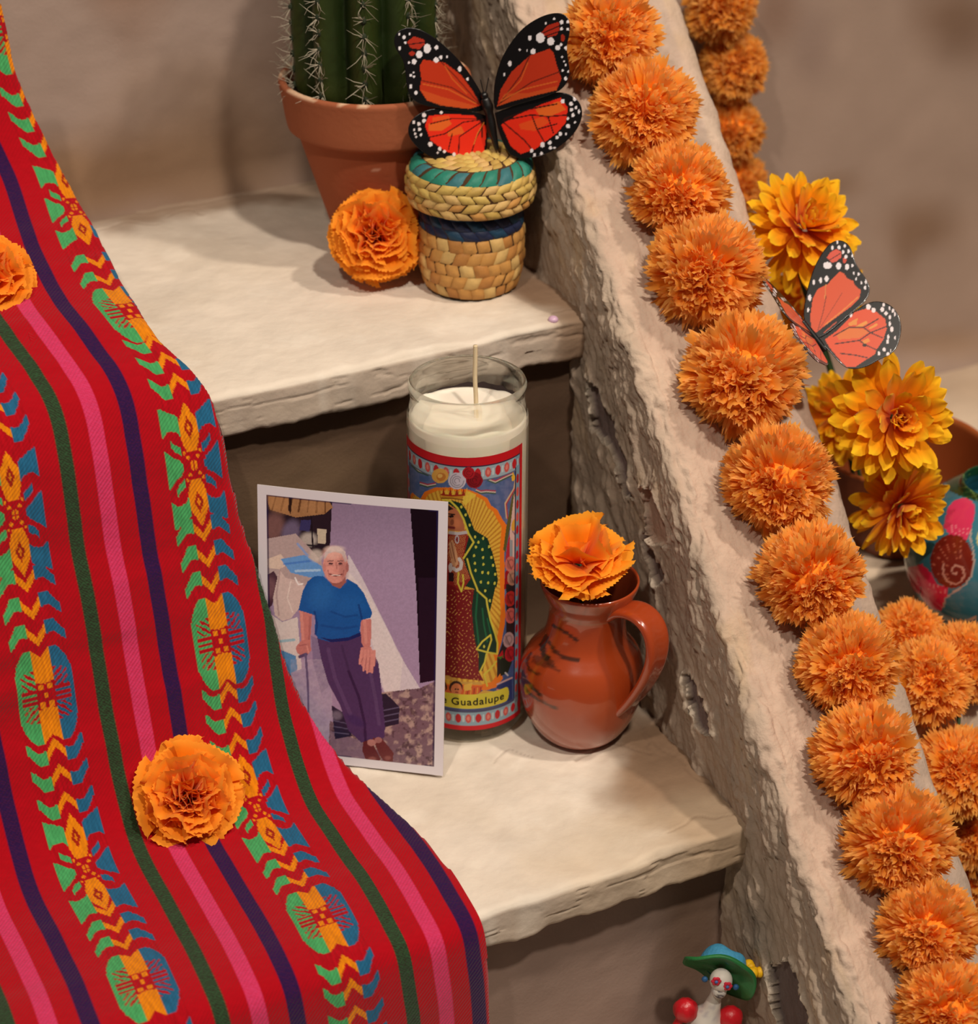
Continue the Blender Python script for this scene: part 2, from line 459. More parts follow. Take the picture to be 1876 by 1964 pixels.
# ================================================================== WOVEN RUNNER
CL = [(.100,-.1700,-.1440),(.120,-.1680,-.1420),(.139,-.1670,-.1416),(.167,-.1621,-.1352),(.180,-.1590,-.1317),(0.194,-0.1572,-0.1294),(0.208,-0.1582,-0.1277),(0.222,-0.1595,-0.1268),(0.236,-0.1611,-0.1268),(0.250,-0.1617,-0.1269),(0.264,-0.1620,-0.1272),(0.278,-0.1620,-0.1274),(0.292,-0.1617,-0.1278),(0.306,-0.1602,-0.1280),(0.320,-0.1582,-0.1280),(0.333,-0.1564,-0.1248),(0.347,-0.1546,-0.1177),(0.361,-0.1541,-0.1126),(0.375,-0.1551,-0.1112),(0.389,-0.1557,-0.1109),(0.417,-0.1565,-0.1094),(0.444,-0.1568,-0.1057),(0.472,-0.1570,-0.1022),(0.500,-0.1580,-0.0982),(0.528,-0.1590,-0.0918),(0.542,-0.1592,-0.0875),(0.556,-0.1597,-0.0817),(0.570,-0.1609,-0.0773),(0.583,-0.1614,-0.0740),(0.597,-0.1614,-0.0716),(0.611,-0.1615,-0.0697),(0.625,-0.1620,-0.0688),(0.639,-0.1624,-0.0683),(0.653,-0.1634,-0.0678),(0.667,-0.1646,-0.0683),(0.680,-0.1655,-0.0692),(0.694,-0.1653,-0.0700),(0.708,-0.1645,-0.0696),(0.722,-0.1632,-0.0685),(0.736,-0.1624,-0.0681),(0.80,-0.160,-0.067)]
CLOTH_PATH = chaikin([(.236,.44),(.237,.40),(.236,.36),(.231,.31),(.222,.28),(.205,.256),(.17,.238),(.13,.226),(.09,.215),(.066,.206),(.052,.196),(.045,.186),(.040,.172),(.034,.15),(.021,.105),(.006,.06),(-.007,.028),(-.024,.011),(-.045,.005),(-.07,.004),(-.1,.004),(-.135,.004),(-.150,.001),(-.156,-.01),(-.158,-.05),(-.158,-.12)], 3)
_s = np.concatenate([[0], np.cumsum(np.linalg.norm(np.diff(CLOTH_PATH, axis=0), axis=1))])
def cloth_yz(s): return np.interp(s, _s, CLOTH_PATH[:, 0]), np.interp(s, _s, CLOTH_PATH[:, 1])

RED, GRN, ORG, BLU = (168, 3, 20), (68, 156, 92), (218, 126, 8), (32, 94, 130)
EVENTS = [('B', .117), ('L', .150), ('L', .1635), ('L', .177), ('A', .2170), ('V', .2600), ('V', .2735), ('B', .3030), ('L', .3270), ('L', .3400), ('L', .3530), ('A', .3930), ('V', .4255), ('V', .4385), ('V', .4515), ('B', .4810), ('L', .5070), ('L', .5195), ('L', .5330), ('A', .5685), ('V', .5985), ('V', .6105), ('V', .6230), ('B', .6530), ('L', .6840), ('L', .6955), ('L', .7095), ('A', .748)]

def brocade(p, U, S):
    """figured band: U -1..1 across (green | orange | blue), S metres along"""
    U = np.round(U * 22) / 22
    A = np.abs(U)
    side = np.where(U < -.34, 0, np.where(U > .34, 2, 1))
    def put(m):
        for i, c in enumerate((GRN, ORG, BLU)): p.fill(m & (side == i) & (A < .99), c)
    for kind, s0 in EVENTS:
        t = np.round((S - s0) * 1000 / .55) * .55
        if np.min(np.abs(t)) > 32: continue
        if kind in 'VL':
            sg = 1 if kind == 'V' else -1
            wave = np.where(A < .34, 3.2 - 6.2 * A / .34, np.where(A < .6, -3.2 - (A - .34) * 2, -3.7 + (A - .6) * 17))
            th = np.where(A < .34, 2.3, np.where(A < .62, 3.4, 3.4 - (A - .62) * 3.2))
            put(np.abs(t - sg * wave) < th)
        elif kind == 'A':
            a = np.abs(t)
            put((side == 1) & (a > 7) & (A < .34 - np.clip(13 - a, 0, 9) * .026) & (a < 30 - A * 26))
            dia = (A / .17 + np.abs(a - 18) / 5.2)
            p.fill((dia < 1) & (dia > .35), (150, 30, 10))
            put((side != 1) & (a > 15 + 3 * np.sin((A - .34) / .66 * math.pi)) & (a < 25 + (A - .4) * 8))
            put((side != 1) & (a < 1.5 + (A - .36) * 13) & (A > .4))
            put((side != 1) & (np.abs(a - 9.5 - (A - .55) * 14) < 1.9) & (A < .72) & (A > .38))
            put((side == 1) & (np.abs(np.mod(a + A * 14, 4.4) - 2.2) < 1.1) & (np.abs(A - a * .045) < .07) & (a < 8))
        else:
            a = np.abs(t)
            blob = a < 23 * np.sqrt(np.clip(1 - ((A - .42) / .64) ** 2, 0, 1))
            sp = (a < 4.4) & (np.mod(a + .8, 2.9) < 1.5) & (A < .86)
            dg = (a >= 4.4) & (a < 13 - (A - .34) * 3) & (A < .8) & (np.mod(a - A * 13, 3.3) < 1.5)
            put((side != 1) & blob & ~sp & ~dg)
            put((side == 1) & (a > 6 + A * 3) & (a < 19 + np.where(t * 1 > 0, A * 12, A * 12)))
            put((side == 1) & (a < 1.6) & (A < .09)); put((side == 1) & (np.abs(a - 4.2) < 1.3) & (np.abs(A - .16) < .07))

def runner():
    bands = (.0275, -.060); hw = .0138
    stripes = [(0, .0076, (44, 16, 66)), (-.0168, .0074, (200, 54, 98)), (-.0333, .0068, (46, 74, 46))]
    us = set()
    for b in bands: us |= set(np.round(np.linspace(b - hw, b + hw, 47), 5))
    allst = [(c + k * .0875, w_, col) for k in (1, 0, -1) for c, w_, col in stripes]
    for c, w_, _c in allst:
        for q in np.linspace(-w_ / 2 - .0004, w_ / 2 + .0004, 11): us.add(round(c + q, 5))
    us |= set(np.round(np.arange(-.125, .0965, .0022), 5))
    us = np.array(sorted(us)); us = us[np.concatenate([[True], np.diff(us) > .00018])]
    S = np.arange(.105, .775, .00062)
    cl = np.array(CL)
    n0 = np.interp(S, cl[:, 0], cl[:, 1]); e0 = np.interp(S, cl[:, 0], cl[:, 2])
    k = np.ones(25) / 25
    n0 = np.convolve(np.pad(n0, 12, 'edge'), k, 'valid'); e0 = np.convolve(np.pad(e0, 12, 'edge'), k, 'valid')
    y, z = cloth_yz(S)
    ty, tz = np.gradient(y), np.gradient(z); l = np.hypot(ty, tz); ny, nz = tz / l, -ty / l    # towards viewer / up
    sg = np.sign(nz - ny * 1.0); ny, nz = np.where(sg < 0, -ny, ny), np.where(sg < 0, -nz, nz)
    U = us[None].repeat(len(S), 0); SS = S[:, None].repeat(len(us), 1)
    X = n0[:, None] + U
    E = e0[:, None].repeat(len(us), 1)
    # weave paint
    p = Paint(U, SS, RED)
    tw = np.mod(SS * 620 + U * 620 + fbm(U * 700, SS * 300, 0, 2, 91) * .8, 1)
    for c, w_, col in allst:
        m = np.abs(U - c) < w_ / 2
        p.fill(m, col)
        if col[1] > 70: p.fill(m * (tw < .42), (40, 26, 22), .75)
        elif col[0] > 150: p.fill(m * (tw < .35), (196, 40, 78), .7)
        else: p.fill(m * (tw < .3), (74, 20, 60), .5)
    for b in bands:
        m = np.abs(U[0] - b) < hw
        q = Paint(U[:, m], SS[:, m], RED)
        brocade(q, (U[:, m] - b) / hw, SS[:, m] + (.0045 if b < 0 else 0) * 0 - (.0045 if b < 0 else 0))
        yarn = .80 + .34 * vnoise(U[:, m] * 2300, SS[:, m] * 260, 0, 93)
        q.C *= yarn[..., None]
        p.C[:, m] = q.C
    p.C *= (.94 + .12 * vnoise(U * 900, SS * 900, 0, 94))[..., None]
    # wrinkles along the drop and treads, then the edge that is turned under
    soft = (fbm(U * 9, SS * 26, 0, 3, 95) - .5) * .0095 + np.sin(SS * 78 + U * 30) * .0008
    drop = np.exp(-((SS - .46) / .07) ** 2); hump = np.exp(-((SS - .27) / .09) ** 2)
    soft = soft * (.35 + .9 * drop + .5 * hump)
    soft = np.where((SS > .545) & (SS < .69), np.clip(soft, -.0012, .006), soft)
    over = np.clip(X - E, 0, None)
    Xf = np.where(X > E, E - over * .9, X)
    near = np.clip((E - Xf) / .007, 0, 1)
    curl = -(1 - np.sqrt(np.clip(1 - (1 - near) ** 2, 0, 1))) * .0016
    off = soft + curl - np.where(X > E, .0012 + np.clip(over, 0, .004) * .35, 0)
    V = np.stack([Xf, y[:, None] + ny[:, None] * off, z[:, None] + nz[:, None] * off], -1)
    m = material('twill_cloth', rough=0.9, spec=0.1, bump=('twill', 290, 0.00035), sheen=0.15)
    o = mesh('table_runner', V, grid_faces(len(S), len(us)), m, col=p.flat(), uv=np.stack([U, SS], -1))
    tag(o, 'red striped woven cloth with green, orange and blue figured bands draped down the steps', 'cloth')
runner()

# ================================================================== PHOTOGRAPH PRINT
def photo_print():
    BRc = np.array([-.0369, -.0437, 0.0012]); BLc = np.array([-.1107, .0144, 0.0012])
    e = BLc - BRc; wd = np.linalg.norm(e); e /= wd
    nh = np.cross(e, [0, 0, 1]); nh *= np.sign(nh[1])
    th, h = math.radians(7.5), .147
    upv = nh * math.sin(th) + np.array([0, 0, math.cos(th)])
    M = Matrix((Vector(-e), Vector(upv), Vector(np.cross(-e, upv)))).transposed().to_4x4()
    M.translation = Vector(BLc)
    t = thing('photograph_print', 'white-bordered colour photograph of a man in a blue shirt leaning on the tall candle', 'photograph')
    t.matrix_world = M
    nu, nv = 300, 460
    a = np.linspace(0, 1, nu)[None].repeat(nv, 0); b = np.linspace(1, 0, nv)[:, None].repeat(nu, 1)
    bow = .0016 * np.sin(a * math.pi) * b
    G = np.stack([a * wd, b * h, bow + .0005], -1)
    W = G @ np.array(M.to_3x3()).T + BLc
    fx, fy = proj(W)
    X, Y = (fx - 460) * 3.068, (fy - 880) * 3.068          # drawn in the coordinates of an enlarged view
    p = Paint(X, Y, (226, 220, 228))
    bx, by = a * wd, b * h
    inner = (bx > .0047) & (bx < wd - .0047) & (by > .0047) & (by < h - .0047)
    q = Paint(X, Y, (150, 128, 158))
    nz = lambda s, k, o=4: fbm(X / s, Y / s, 0, o, k)
    q.C *= (1.08 - .32 * sstep(700, 250, Y) - .25 * sstep(0, 1, (600 - X) / 900))[..., None]
    q.poly([(640, 560), (720, 700), (900, 1060), (915, 1110), (1060, 1350), (1060, 1380), (860, 1400), (800, 1250), (700, 900), (620, 700)], (206, 196, 202), .85)
    q.poly([(600, 620), (760, 800), (960, 1180), (940, 1380), (860, 1400), (760, 1000)], (216, 206, 204), .6)
    q.poly([(1003, 285), (1200, 305), (1170, 1300), (1060, 1320), (1040, 800)], (24, 12, 22))
    q.poly([(1050, 700), (1180, 700), (1165, 1300), (1062, 1315)], (40, 22, 40), .6)
    q.poly([(100, 180), (545, 225), (530, 520), (490, 560), (340, 700), (160, 700)], (38, 24, 34))
    q.poly([(140, 185), (510, 228), (548, 285), (500, 325), (330, 345), (180, 300)], (150, 108, 72))
    for k in range(7): q.line([(215 + k * 48, 215 + k * 5), (190 + k * 52, 300 + k * 3)], 9 + 3 * (k % 2), (92, 58, 34))
    q.ell(235, 260, 70, 55, (176, 128, 84), .3, .5, .5); q.ell(430, 280, 60, 40, (170, 124, 84), 0, .5, .5)
    q.poly([(290, 200), (310, 205), (300, 330), (285, 300)], (40, 22, 18))
    q.ell(200, 400, 60, 80, (116, 82, 80), .2, .9, .4); q.ell(300, 430, 50, 70, (104, 92, 120), .4, .9, .4)
    q.poly([(360, 360), (420, 360), (410, 430), (350, 420)], (52, 48, 92)); q.ell(405, 475, 50, 40, (176, 166, 160), 0, .9, .4)
    q.poly([(455, 410), (510, 415), (505, 500), (460, 495)], (186, 172, 152)); q.line([(420, 340), (430, 520)], 9, (26, 16, 26)); q.line([(330, 500), (520, 520)], 9, (30, 22, 32))
    q.poly([(160, 470), (330, 440), (480, 600), (500, 700), (350, 760), (160, 720)], (170, 150, 150))
    q.poly([(160, 590), (240, 560), (290, 620), (230, 650), (165, 640)], (206, 184, 170))
    q.poly([(240, 590), (380, 565), (480, 630), (500, 690), (420, 700), (300, 670)], (96, 146, 206))
    q.line([(260, 620), (420, 600)], 12, (60, 110, 190), .7); q.line([(330, 660), (470, 655)], 14, (168, 200, 230), .8); q.line([(340, 500), (400, 570)], 14, (110, 150, 210), .7)
    q.ell(450, 570, 40, 35, (196, 184, 176), 0, .8, .4)
    q.poly([(150, 690), (200, 660), (235, 720), (190, 860), (150, 900)], (70, 44, 58)); q.ell(175, 760, 40, 60, (120, 84, 92), 0, .8, .5)
    q.poly([(232, 650), (270, 700), (350, 720), (390, 760), (350, 880), (300, 940), (250, 955), (205, 920), (195, 820)], (198, 176, 172))
    q.line([(235, 660), (215, 800), (230, 920)], 10, (152, 124, 128), .6); q.line([(300, 720), (280, 820), (310, 900)], 8, (220, 204, 198), .8); q.line([(325, 700), (345, 740), (370, 735)], 9, (230, 222, 222))
    q.poly([(160, 900), (250, 960), (340, 930), (350, 1060), (370, 1300), (300, 1280), (215, 1080)], (206, 194, 192))
    q.line([(180, 1080), (320, 1065)], 16, (110, 170, 190), .7); q.poly([(230, 1120), (330, 1160), (340, 1240), (300, 1280)], (84, 132, 178))
    q.poly([(300, 1260), (520, 1180), (545, 1500), (530, 1780), (420, 1700)], (150, 134, 164))
    q.poly([(420, 1040), (500, 1080), (560, 1300), (480, 1380), (430, 1200)], (118, 104, 138), .8)
    q.fill(((X > 300) & (X < 545) & (Y > 1180)) * nz(26, 301) * .5, (190, 176, 190))
    # ground
    q.poly([(530, 1540), (700, 1640), (800, 1380), (1060, 1350), (1170, 1300), (1160, 1850), (520, 1780)], (112, 86, 98))
    gm = in_poly(X, Y, [(530, 1560), (800, 1380), (1060, 1345), (1170, 1300), (1160, 1860), (520, 1790)])
    q.fill(gm * sstep(.45, .7, nz(34, 302)), (166, 140, 134)); q.fill(gm * sstep(.55, .75, nz(22, 303)) * .8, (72, 50, 58))
    q.poly([(530, 1600), (720, 1660), (740, 1790), (530, 1770)], (124, 100, 120), .8)
    q.poly([(820, 1390), (860, 1380), (940, 1460), (935, 1560), (850, 1580)], (40, 34, 52))
    q.poly([(540, 1450), (620, 1500), (660, 1630), (560, 1650)], (42, 36, 58))
    for k in range(3):
        q.line([(850, 1480 + k * 34), (938, 1462 + k * 34)], 7, (92, 84, 112), .9); q.line([(550, 1540 + k * 34), (640, 1560 + k * 30)], 6, (88, 82, 110), .9)
    q.ell(570, 1510, 30, 26, (132, 122, 140), 0, .6, .5)
    # trousers, shoes
    q.poly([(455, 1050), (720, 1030), (770, 1110), (815, 1200), (830, 1320), (855, 1580), (850, 1640), (760, 1665), (715, 1670), (640, 1600), (590, 1450), (520, 1320), (480, 1180)], (74, 52, 92))
    q.poly([(720, 1040), (770, 1110), (812, 1200), (780, 1210), (740, 1130)], (92, 72, 108))
    q.line([(640, 1250), (700, 1400), (735, 1560), (740, 1660)], 16, (44, 28, 60), .8); q.line([(520, 1120), (560, 1290), (650, 1500)], 22, (98, 74, 116), .5); q.line([(770, 1260), (800, 1420), (820, 1560)], 20, (96, 74, 112), .5)
    q.line([(600, 1100), (640, 1240)], 14, (58, 40, 74), .6); q.ell(680, 1540, 60, 26, (58, 42, 90), .5, .6, .4)
    q.poly([(725, 1665), (770, 1650), (830, 1770), (800, 1792), (745, 1785), (722, 1720)], (92, 40, 44)); q.poly([(780, 1640), (840, 1650), (905, 1730), (900, 1780), (855, 1790), (820, 1740)], (98, 46, 48))
    q.ell(775, 1670, 26, 20, (164, 112, 108)); q.ell(815, 1655, 22, 18, (150, 100, 98)); q.ell(780, 1765, 22, 12, (140, 84, 80), 0, .7, .5); q.ell(870, 1760, 18, 12, (140, 84, 80), 0, .7, .5)
    # arms, cane
    q.poly([(350, 890), (425, 915), (420, 1000), (415, 1075), (420, 1130), (400, 1150), (350, 1150), (330, 1105), (362, 1070), (358, 990)], (190, 118, 112))
    q.line([(362, 900), (372, 1060)], 16, (214, 146, 136), .6); q.line([(415, 930), (408, 1060)], 12, (150, 88, 92), .6)
    q.ell(375, 1118, 44, 40, (186, 116, 112)); q.line([(350, 1100), (392, 1092)], 7, (150, 84, 88), .7); q.line([(395, 1100), (405, 1140)], 9, (206, 140, 132))
    q.line([(352, 1165), (390, 1150)], 18, (84, 70, 104)); q.line([(386, 1150), (398, 1300), (404, 1540)], 15, (96, 84, 118)); q.line([(380, 1170), (392, 1340), (398, 1530)], 5, (160, 148, 176))
    q.poly([(708, 950), (772, 940), (775, 1030), (768, 1100), (740, 1130), (715, 1080)], (192, 120, 114)); q.line([(735, 950), (742, 1080)], 18, (212, 146, 136), .6)
    q.poly([(712, 1110), (772, 1105), (795, 1180), (780, 1260), (750, 1255), (725, 1230), (700, 1190)], (196, 126, 120))
    for x0, x1, y1 in [(712, 705, 1205), (732, 728, 1245), (752, 750, 1258), (772, 778, 1256), (786, 790, 1215)]: q.line([(x0 + 6, 1130), (x1, y1)], 13, (204, 136, 128)); q.line([(x0 + 14, 1170), (x1 + 8, y1 - 6)], 4, (150, 88, 92), .8)
    # shirt
    q.poly([(490, 690), (540, 730), (610, 740), (630, 705), (690, 740), (730, 790), (780, 905), (770, 935), (715, 950), (705, 1010), (715, 1040), (640, 1070), (540, 1080), (465, 1060), (440, 1030), (445, 920), (425, 915), (345, 890), (370, 780), (400, 720), (440, 690)], (24, 82, 152))
    q.ell(480, 800, 70, 90, (44, 108, 178), .3, .5, .6); q.ell(640, 860, 90, 60, (36, 98, 170), 0, .4, .6); q.poly([(470, 1050), (540, 1062), (640, 1050), (710, 1020), (715, 1040), (640, 1070), (540, 1080)], (26, 36, 92))
    q.line([(440, 900), (455, 980), (445, 1030)], 12, (16, 48, 110), .7); q.line([(700, 860), (718, 940)], 12, (16, 48, 110), .7); q.line([(540, 900), (620, 930), (690, 920)], 12, (16, 58, 122), .5); q.line([(480, 980), (600, 1000), (690, 985)], 14, (18, 60, 126), .5)
    # head
    q.poly([(505, 690), (620, 690), (625, 725), (590, 765), (545, 745)], (150, 90, 84))
    q.ell(563, 625, 73, 108, (206, 142, 132)); q.ell(545, 555, 54, 38, (222, 172, 160), 0, .8, .4)
    q.poly([(495, 600), (500, 550), (530, 518), (580, 515), (620, 545), (632, 600), (618, 610), (600, 560), (560, 545), (520, 560)], (198, 180, 178)); q.ell(560, 530, 52, 18, (214, 196, 190), 0, .8, .5)
    q.ell(498, 640, 10, 26, (196, 128, 122)); q.ell(632, 640, 9, 26, (160, 100, 98))
    q.ell(610, 650, 26, 66, (166, 104, 100), 0, .6, .6); q.ell(535, 650, 24, 22, (222, 152, 142), 0, .6, .5)
    for ex in (535, 592): q.line([(ex - 16, 602), (ex + 14, 600)], 7, (140, 96, 92)); q.ell(ex, 617, 13, 6, (84, 52, 56)); q.line([(ex - 16, 626), (ex + 14, 628)], 4, (164, 106, 102))
    q.line([(566, 610), (572, 650), (558, 660)], 8, (176, 112, 106)); q.ell(565, 658, 16, 10, (210, 140, 130), 0, .9, .3)
    q.line([(530, 678), (560, 690), (600, 680)], 8, (116, 58, 60)); q.line([(540, 684), (590, 685)], 4, (232, 214, 206)); q.line([(518, 655), (526, 690)], 5, (164, 102, 98)); q.line([(612, 655), (606, 690)], 5, (150, 92, 90)); q.ell(562, 712, 36, 14, (206, 140, 130), 0, .7, .5)
    q.C = np.clip((q.C * 1.28 * (.88 + .24 * nz(9, 310, 3))[..., None]) - .004, 0, 1)
    p.C = np.where(inner[..., None], q.C, p.C)
    rim = np.minimum(np.minimum(bx - .0047, wd - .0047 - bx), np.minimum(by - .0047, h - .0047 - by))
    p.fill((rim > 0) & (rim < .0007) & ((bx < wd / 2) | (bx > wd * .9)), (30, 18, 70), .7)
    gloss = material('glossy_print', rough=0.32, spec=0.4)
    mesh('print_image', G, grid_faces(nv, nu)[:, ::-1], gloss, t, col=p.flat())
    Gb = G.copy(); Gb[..., 2] -= .0007
    ring = [*range(nu), *[r * nu + nu - 1 for r in range(1, nv)], *[(nv - 1) * nu + c for c in range(nu - 2, -1, -1)], *[r * nu for r in range(nv - 2, 0, -1)]]
    V = np.concatenate([G.reshape(-1, 3) - [0, 0, .00004], Gb.reshape(-1, 3)]); n = nu * nv
    F = grid_faces(nv, nu, off=n).tolist() + [[ring[i], ring[(i + 1) % len(ring)], ring[(i + 1) % len(ring)] + n, ring[i] + n] for i in range(len(ring))]
    mesh('paper_backing', V, F, material('photo_paper', (212, 204, 204), rough=.5), t, smooth=False)
photo_print()

# ================================================================== CANDLE IN A GLASS
def candle():
    t = thing('votive_candle', 'tall white candle in clear glass with a saint label, standing behind the photograph', 'candle')
    gl = bpy.data.materials.new('clear_glass'); gl.use_nodes = True
    N = gl.node_tree.nodes; L = gl.node_tree.links; N.remove(N['Principled BSDF'])
    tr = N.new('ShaderNodeBsdfTransparent'); tr.inputs['Color'].default_value = (.97, .975, .95, 1)
    g = N.new('ShaderNodeBsdfGlass'); g.inputs['IOR'].default_value = 1.30; g.inputs['Roughness'].default_value = 0.0; g.inputs['Color'].default_value = (.97, .975, .95, 1)
    mx = N.new('ShaderNodeMixShader'); mx.inputs[0].default_value = .62; L.new(tr.outputs[0], mx.inputs[1]); L.new(g.outputs[0], mx.inputs[2])
    L.new(mx.outputs[0], N['Material Output'].inputs[0])
    prof = [(0, .0005), (.022, .0005), (.0265, .0018), (.0285, .005), (.0296, .010), (.0297, .02), (.0297, .09), (.0297, .172), (.0294, .1765), (.0283, .1805), (.0277, .1835),
            (.0279, .1870), (.0286, .1900), (.0287, .1918), (.0281, .1935), (.0272, .1940), (.0265, .1930), (.0262, .1900), (.0259, .1840), (.0266, .1795), (.0280, .1755), (.0286, .170), (.0286, .014), (.0265, .010), (.02, .009), (0, .009)]
    V, F = lathe(prof, 96); mesh('glass_jar', V, F, gl, t)
    wax = material('white_wax', (240, 230, 214), rough=.45, spec=.3, sss=.25)
    top = .1765
    a = np.linspace(0, 2 * math.pi, 96, endpoint=False)
    wp = [(0, .0096), (.026, .0096), (.02845, .014), (.02845, top - .0016), (.0276, top - .0002)] + [(.0268, top), (.0258, top - .0004), (.024, top - .0012), (.016, top - .0014), (.006, top - .0010), (0, top - .0008)]
    V, F = lathe(wp, 96)
    V[5:7, :, 2] += (.0010 * np.sin(a * 3 + 1) + .0007 * np.sin(a * 7))
    mesh('wax', V, F, wax, t)
    # soot line and wax smears left on the glass above the wax
    sV, sF = [], []
    m = 70
    for i in range(m):
        an = math.radians(62.5 - 95 + 190 * i / (m - 1)); r = .02722
        lo = top + .0002; hi = top + .0016 + .0016 * (vnoise(np.array(i * .35), np.array(0.), np.array(0.), 5)) + .0012 * math.sin(i * .09)
        for z, rr in ((lo, .0270), (hi, .0263)): sV.append((rr * math.cos(an), rr * math.sin(an), z))
    for i in range(m - 1): sF.append([2 * i, 2 * i + 1, 2 * i + 3, 2 * i + 2])
    o = mesh('soot_ring', sV, sF, material('soot', (52, 40, 42), rough=.8), t); o['label'] = 'dark sooty line inside the glass'
    wk = [(.0033, -.0025, top - .004), (.0034, -.0025, top + .008), (.0030, -.0020, top + .018), (.0034, -.0018, top + .026), (.0036, -.0016, .2115)]
    V, F = tube(chaikin(wk), .0011, 8); mesh('wick', V, F, material('waxed_wick', (226, 206, 168), rough=.7), t)

    # ---- label
    z0, z1 = .0105, .1668
    face = math.degrees(math.atan2(-FWDH[1], -FWDH[0]))
    # in this frame angles are measured from the viewer-facing meridian, + to the right
    nu, nv = 260, 470
    A = np.linspace(-82, 62, nu)[None].repeat(nv, 0); Zv = np.linspace(z1, z0, nv)[:, None].repeat(nu, 1)
    def cyl(Aa, r=.02985):
        an = np.radians(face + Aa); return np.stack([r * np.cos(an), r * np.sin(an), Zv], -1)
    mid = -20.0                                   # the design is mirrored about this meridian
    As = np.where((A < mid) & (Zv < .139), 2 * mid - A, A)
    X, Y = proj(cyl(As)); rX, rY = proj(cyl(A))
    u = (A + 10) / 72.0                          # -1..1 across the label
    v = (z1 - Zv) / (z1 - z0)                    # 0 top .. 1 bottom
    p = Paint(X, Y, (74, 96, 142))
    z3 = lambda q: [(770 + x / 7.215, 860 + y / 7.215) for x, y in q]
    z4 = lambda q: [(840 + x / 6.337, 1120 + y / 6.337) for x, y in q]
    nz = fbm(X / 9, Y / 9, 0, 4, 401)
    p.fill(sstep(.35, .75, nz) * .5, (112, 122, 160)); p.fill(sstep(.5, .8, v) * .5, (44, 58, 112))
    # halo
    cxy = z3([(780, 1500)])[0]
    hal = z3([(250, 720), (320, 600), (470, 540), (700, 540), (930, 570), (1060, 620), (1190, 690), (1240, 790), (1330, 850), (1390, 970), (1455, 1060), (1440, 1250), (1425, 1450), (1430, 1948)]) + \
        z4([(810, 170), (820, 350), (815, 480), (770, 720), (720, 900), (790, 1150), (700, 1260), (600, 1290), (100, 1290)]) + [(700, 1300), (700, 960)]
    p.poly(hal, (226, 118, 30))
    inn = [(cxy[0] + (x - cxy[0]) * .90, cxy[1] + (y - cxy[1]) * .955) for x, y in hal]
    p.poly(inn, (218, 172, 62))
    ang = np.arctan2(Y - (cxy[1] + 20), (X - cxy[0]) * 1.4)
    ray = (np.mod(ang * 46 / math.pi, 1) < .42) & in_poly(X, Y, inn)
    p.fill(ray, (176, 112, 34), .75); p.poly(z3([(830, 720), (930, 590), (1040, 640), (880, 790)]), (228, 196, 70), .8)
    # mantle
    p.poly(z3([(560, 740), (700, 720), (830, 760), (900, 860), (960, 1000), (1010, 1130), (1190, 1240), (1260, 1440), (1310, 1650), (1335, 1820), (1310, 1948)]) +
           z4([(700, 30), (650, 260), (630, 340), (660, 500), (720, 690), (720, 850), (640, 830), (600, 830), (590, 900), (540, 1060), (490, 1060), (495, 850), (470, 790), (430, 560), (410, 300), (440, 60)]) + z3([(860, 1900), (860, 1530), (920, 1200), (860, 1000), (780, 850), (640, 760)]), (12, 50, 34))
    for q, ww in [([(480, 120), (460, 400), (500, 760)], 3.4), ([(540, 300), (560, 500), (600, 700)], 3.0), ([(600, 420), (650, 640)], 2.4)]: p.line(z4(q), ww, (24, 104, 66), .8)
    p.poly(z3([(1000, 1230), (1150, 1260), (1240, 1500), (1290, 1800), (1200, 1940), (1050, 1900), (960, 1600)]), (16, 66, 46), .6)
    stars = z3([(828, 810), (890, 920), (945, 1060), (1020, 1225), (1132, 1245), (1066, 1300), (1030, 1365), (1122, 1400), (1212, 1360), (1005, 1485), (1130, 1510), (1245, 1510), (1018, 1590), (1135, 1605), (1268, 1620), (1026, 1690), (1122, 1715), (1200, 1725), (1298, 1740), (1100, 1848), (1200, 1862), (1290, 1868)]) + z4([(575, 85), (632, 205), (560, 760)])
    for x, y in stars: p.ell(x, y, 2.2, 3.0, (196, 190, 70))
    # dress
    p.poly(z3([(660, 1180), (900, 1170), (930, 1230), (860, 1500), (880, 1600), (960, 1800), (860, 1948), (640, 1948)]) + [(700, 1120)] , (140, 34, 30))
    p.poly([(700, 1130)] + z4([(120, 0), (250, 60), (440, 70), (410, 300), (440, 640), (490, 860), (495, 1060), (560, 1180), (100, 1130)]) + [(700, 1310)], (118, 20, 24))
    gold = (np.abs(np.sin(X * .43 + 1.6 * np.sin(Y * .23))) + np.abs(np.sin(Y * .37 + 1.5 * np.sin(X * .31))))
    dr = in_poly(X, Y, [(700, 1130)] + z4([(120, 60), (420, 80), (400, 300), (430, 640), (480, 860), (480, 1040), (520, 1170), (100, 1120)]) + [(700, 1310)])
    p.fill(dr & (gold < .62), (208, 152, 84), .9); up_d = in_poly(X, Y, z3([(660, 1210), (900, 1200), (850, 1500), (950, 1790), (740, 1900), (640, 1500)]))
    p.fill(up_d & (np.mod(X * .33 + Y * .12, 1) < .35), (206, 148, 88), .8)
    # face, hands, cuffs, collar, crown
    p.poly(z3([(640, 800), (720, 810), (800, 880), (850, 980), (880, 1140), (800, 1150), (700, 1140), (640, 1120)]), (176, 104, 70)); p.poly(z3([(560, 740), (660, 790), (720, 840), (660, 860), (600, 900)]), (38, 22, 20))
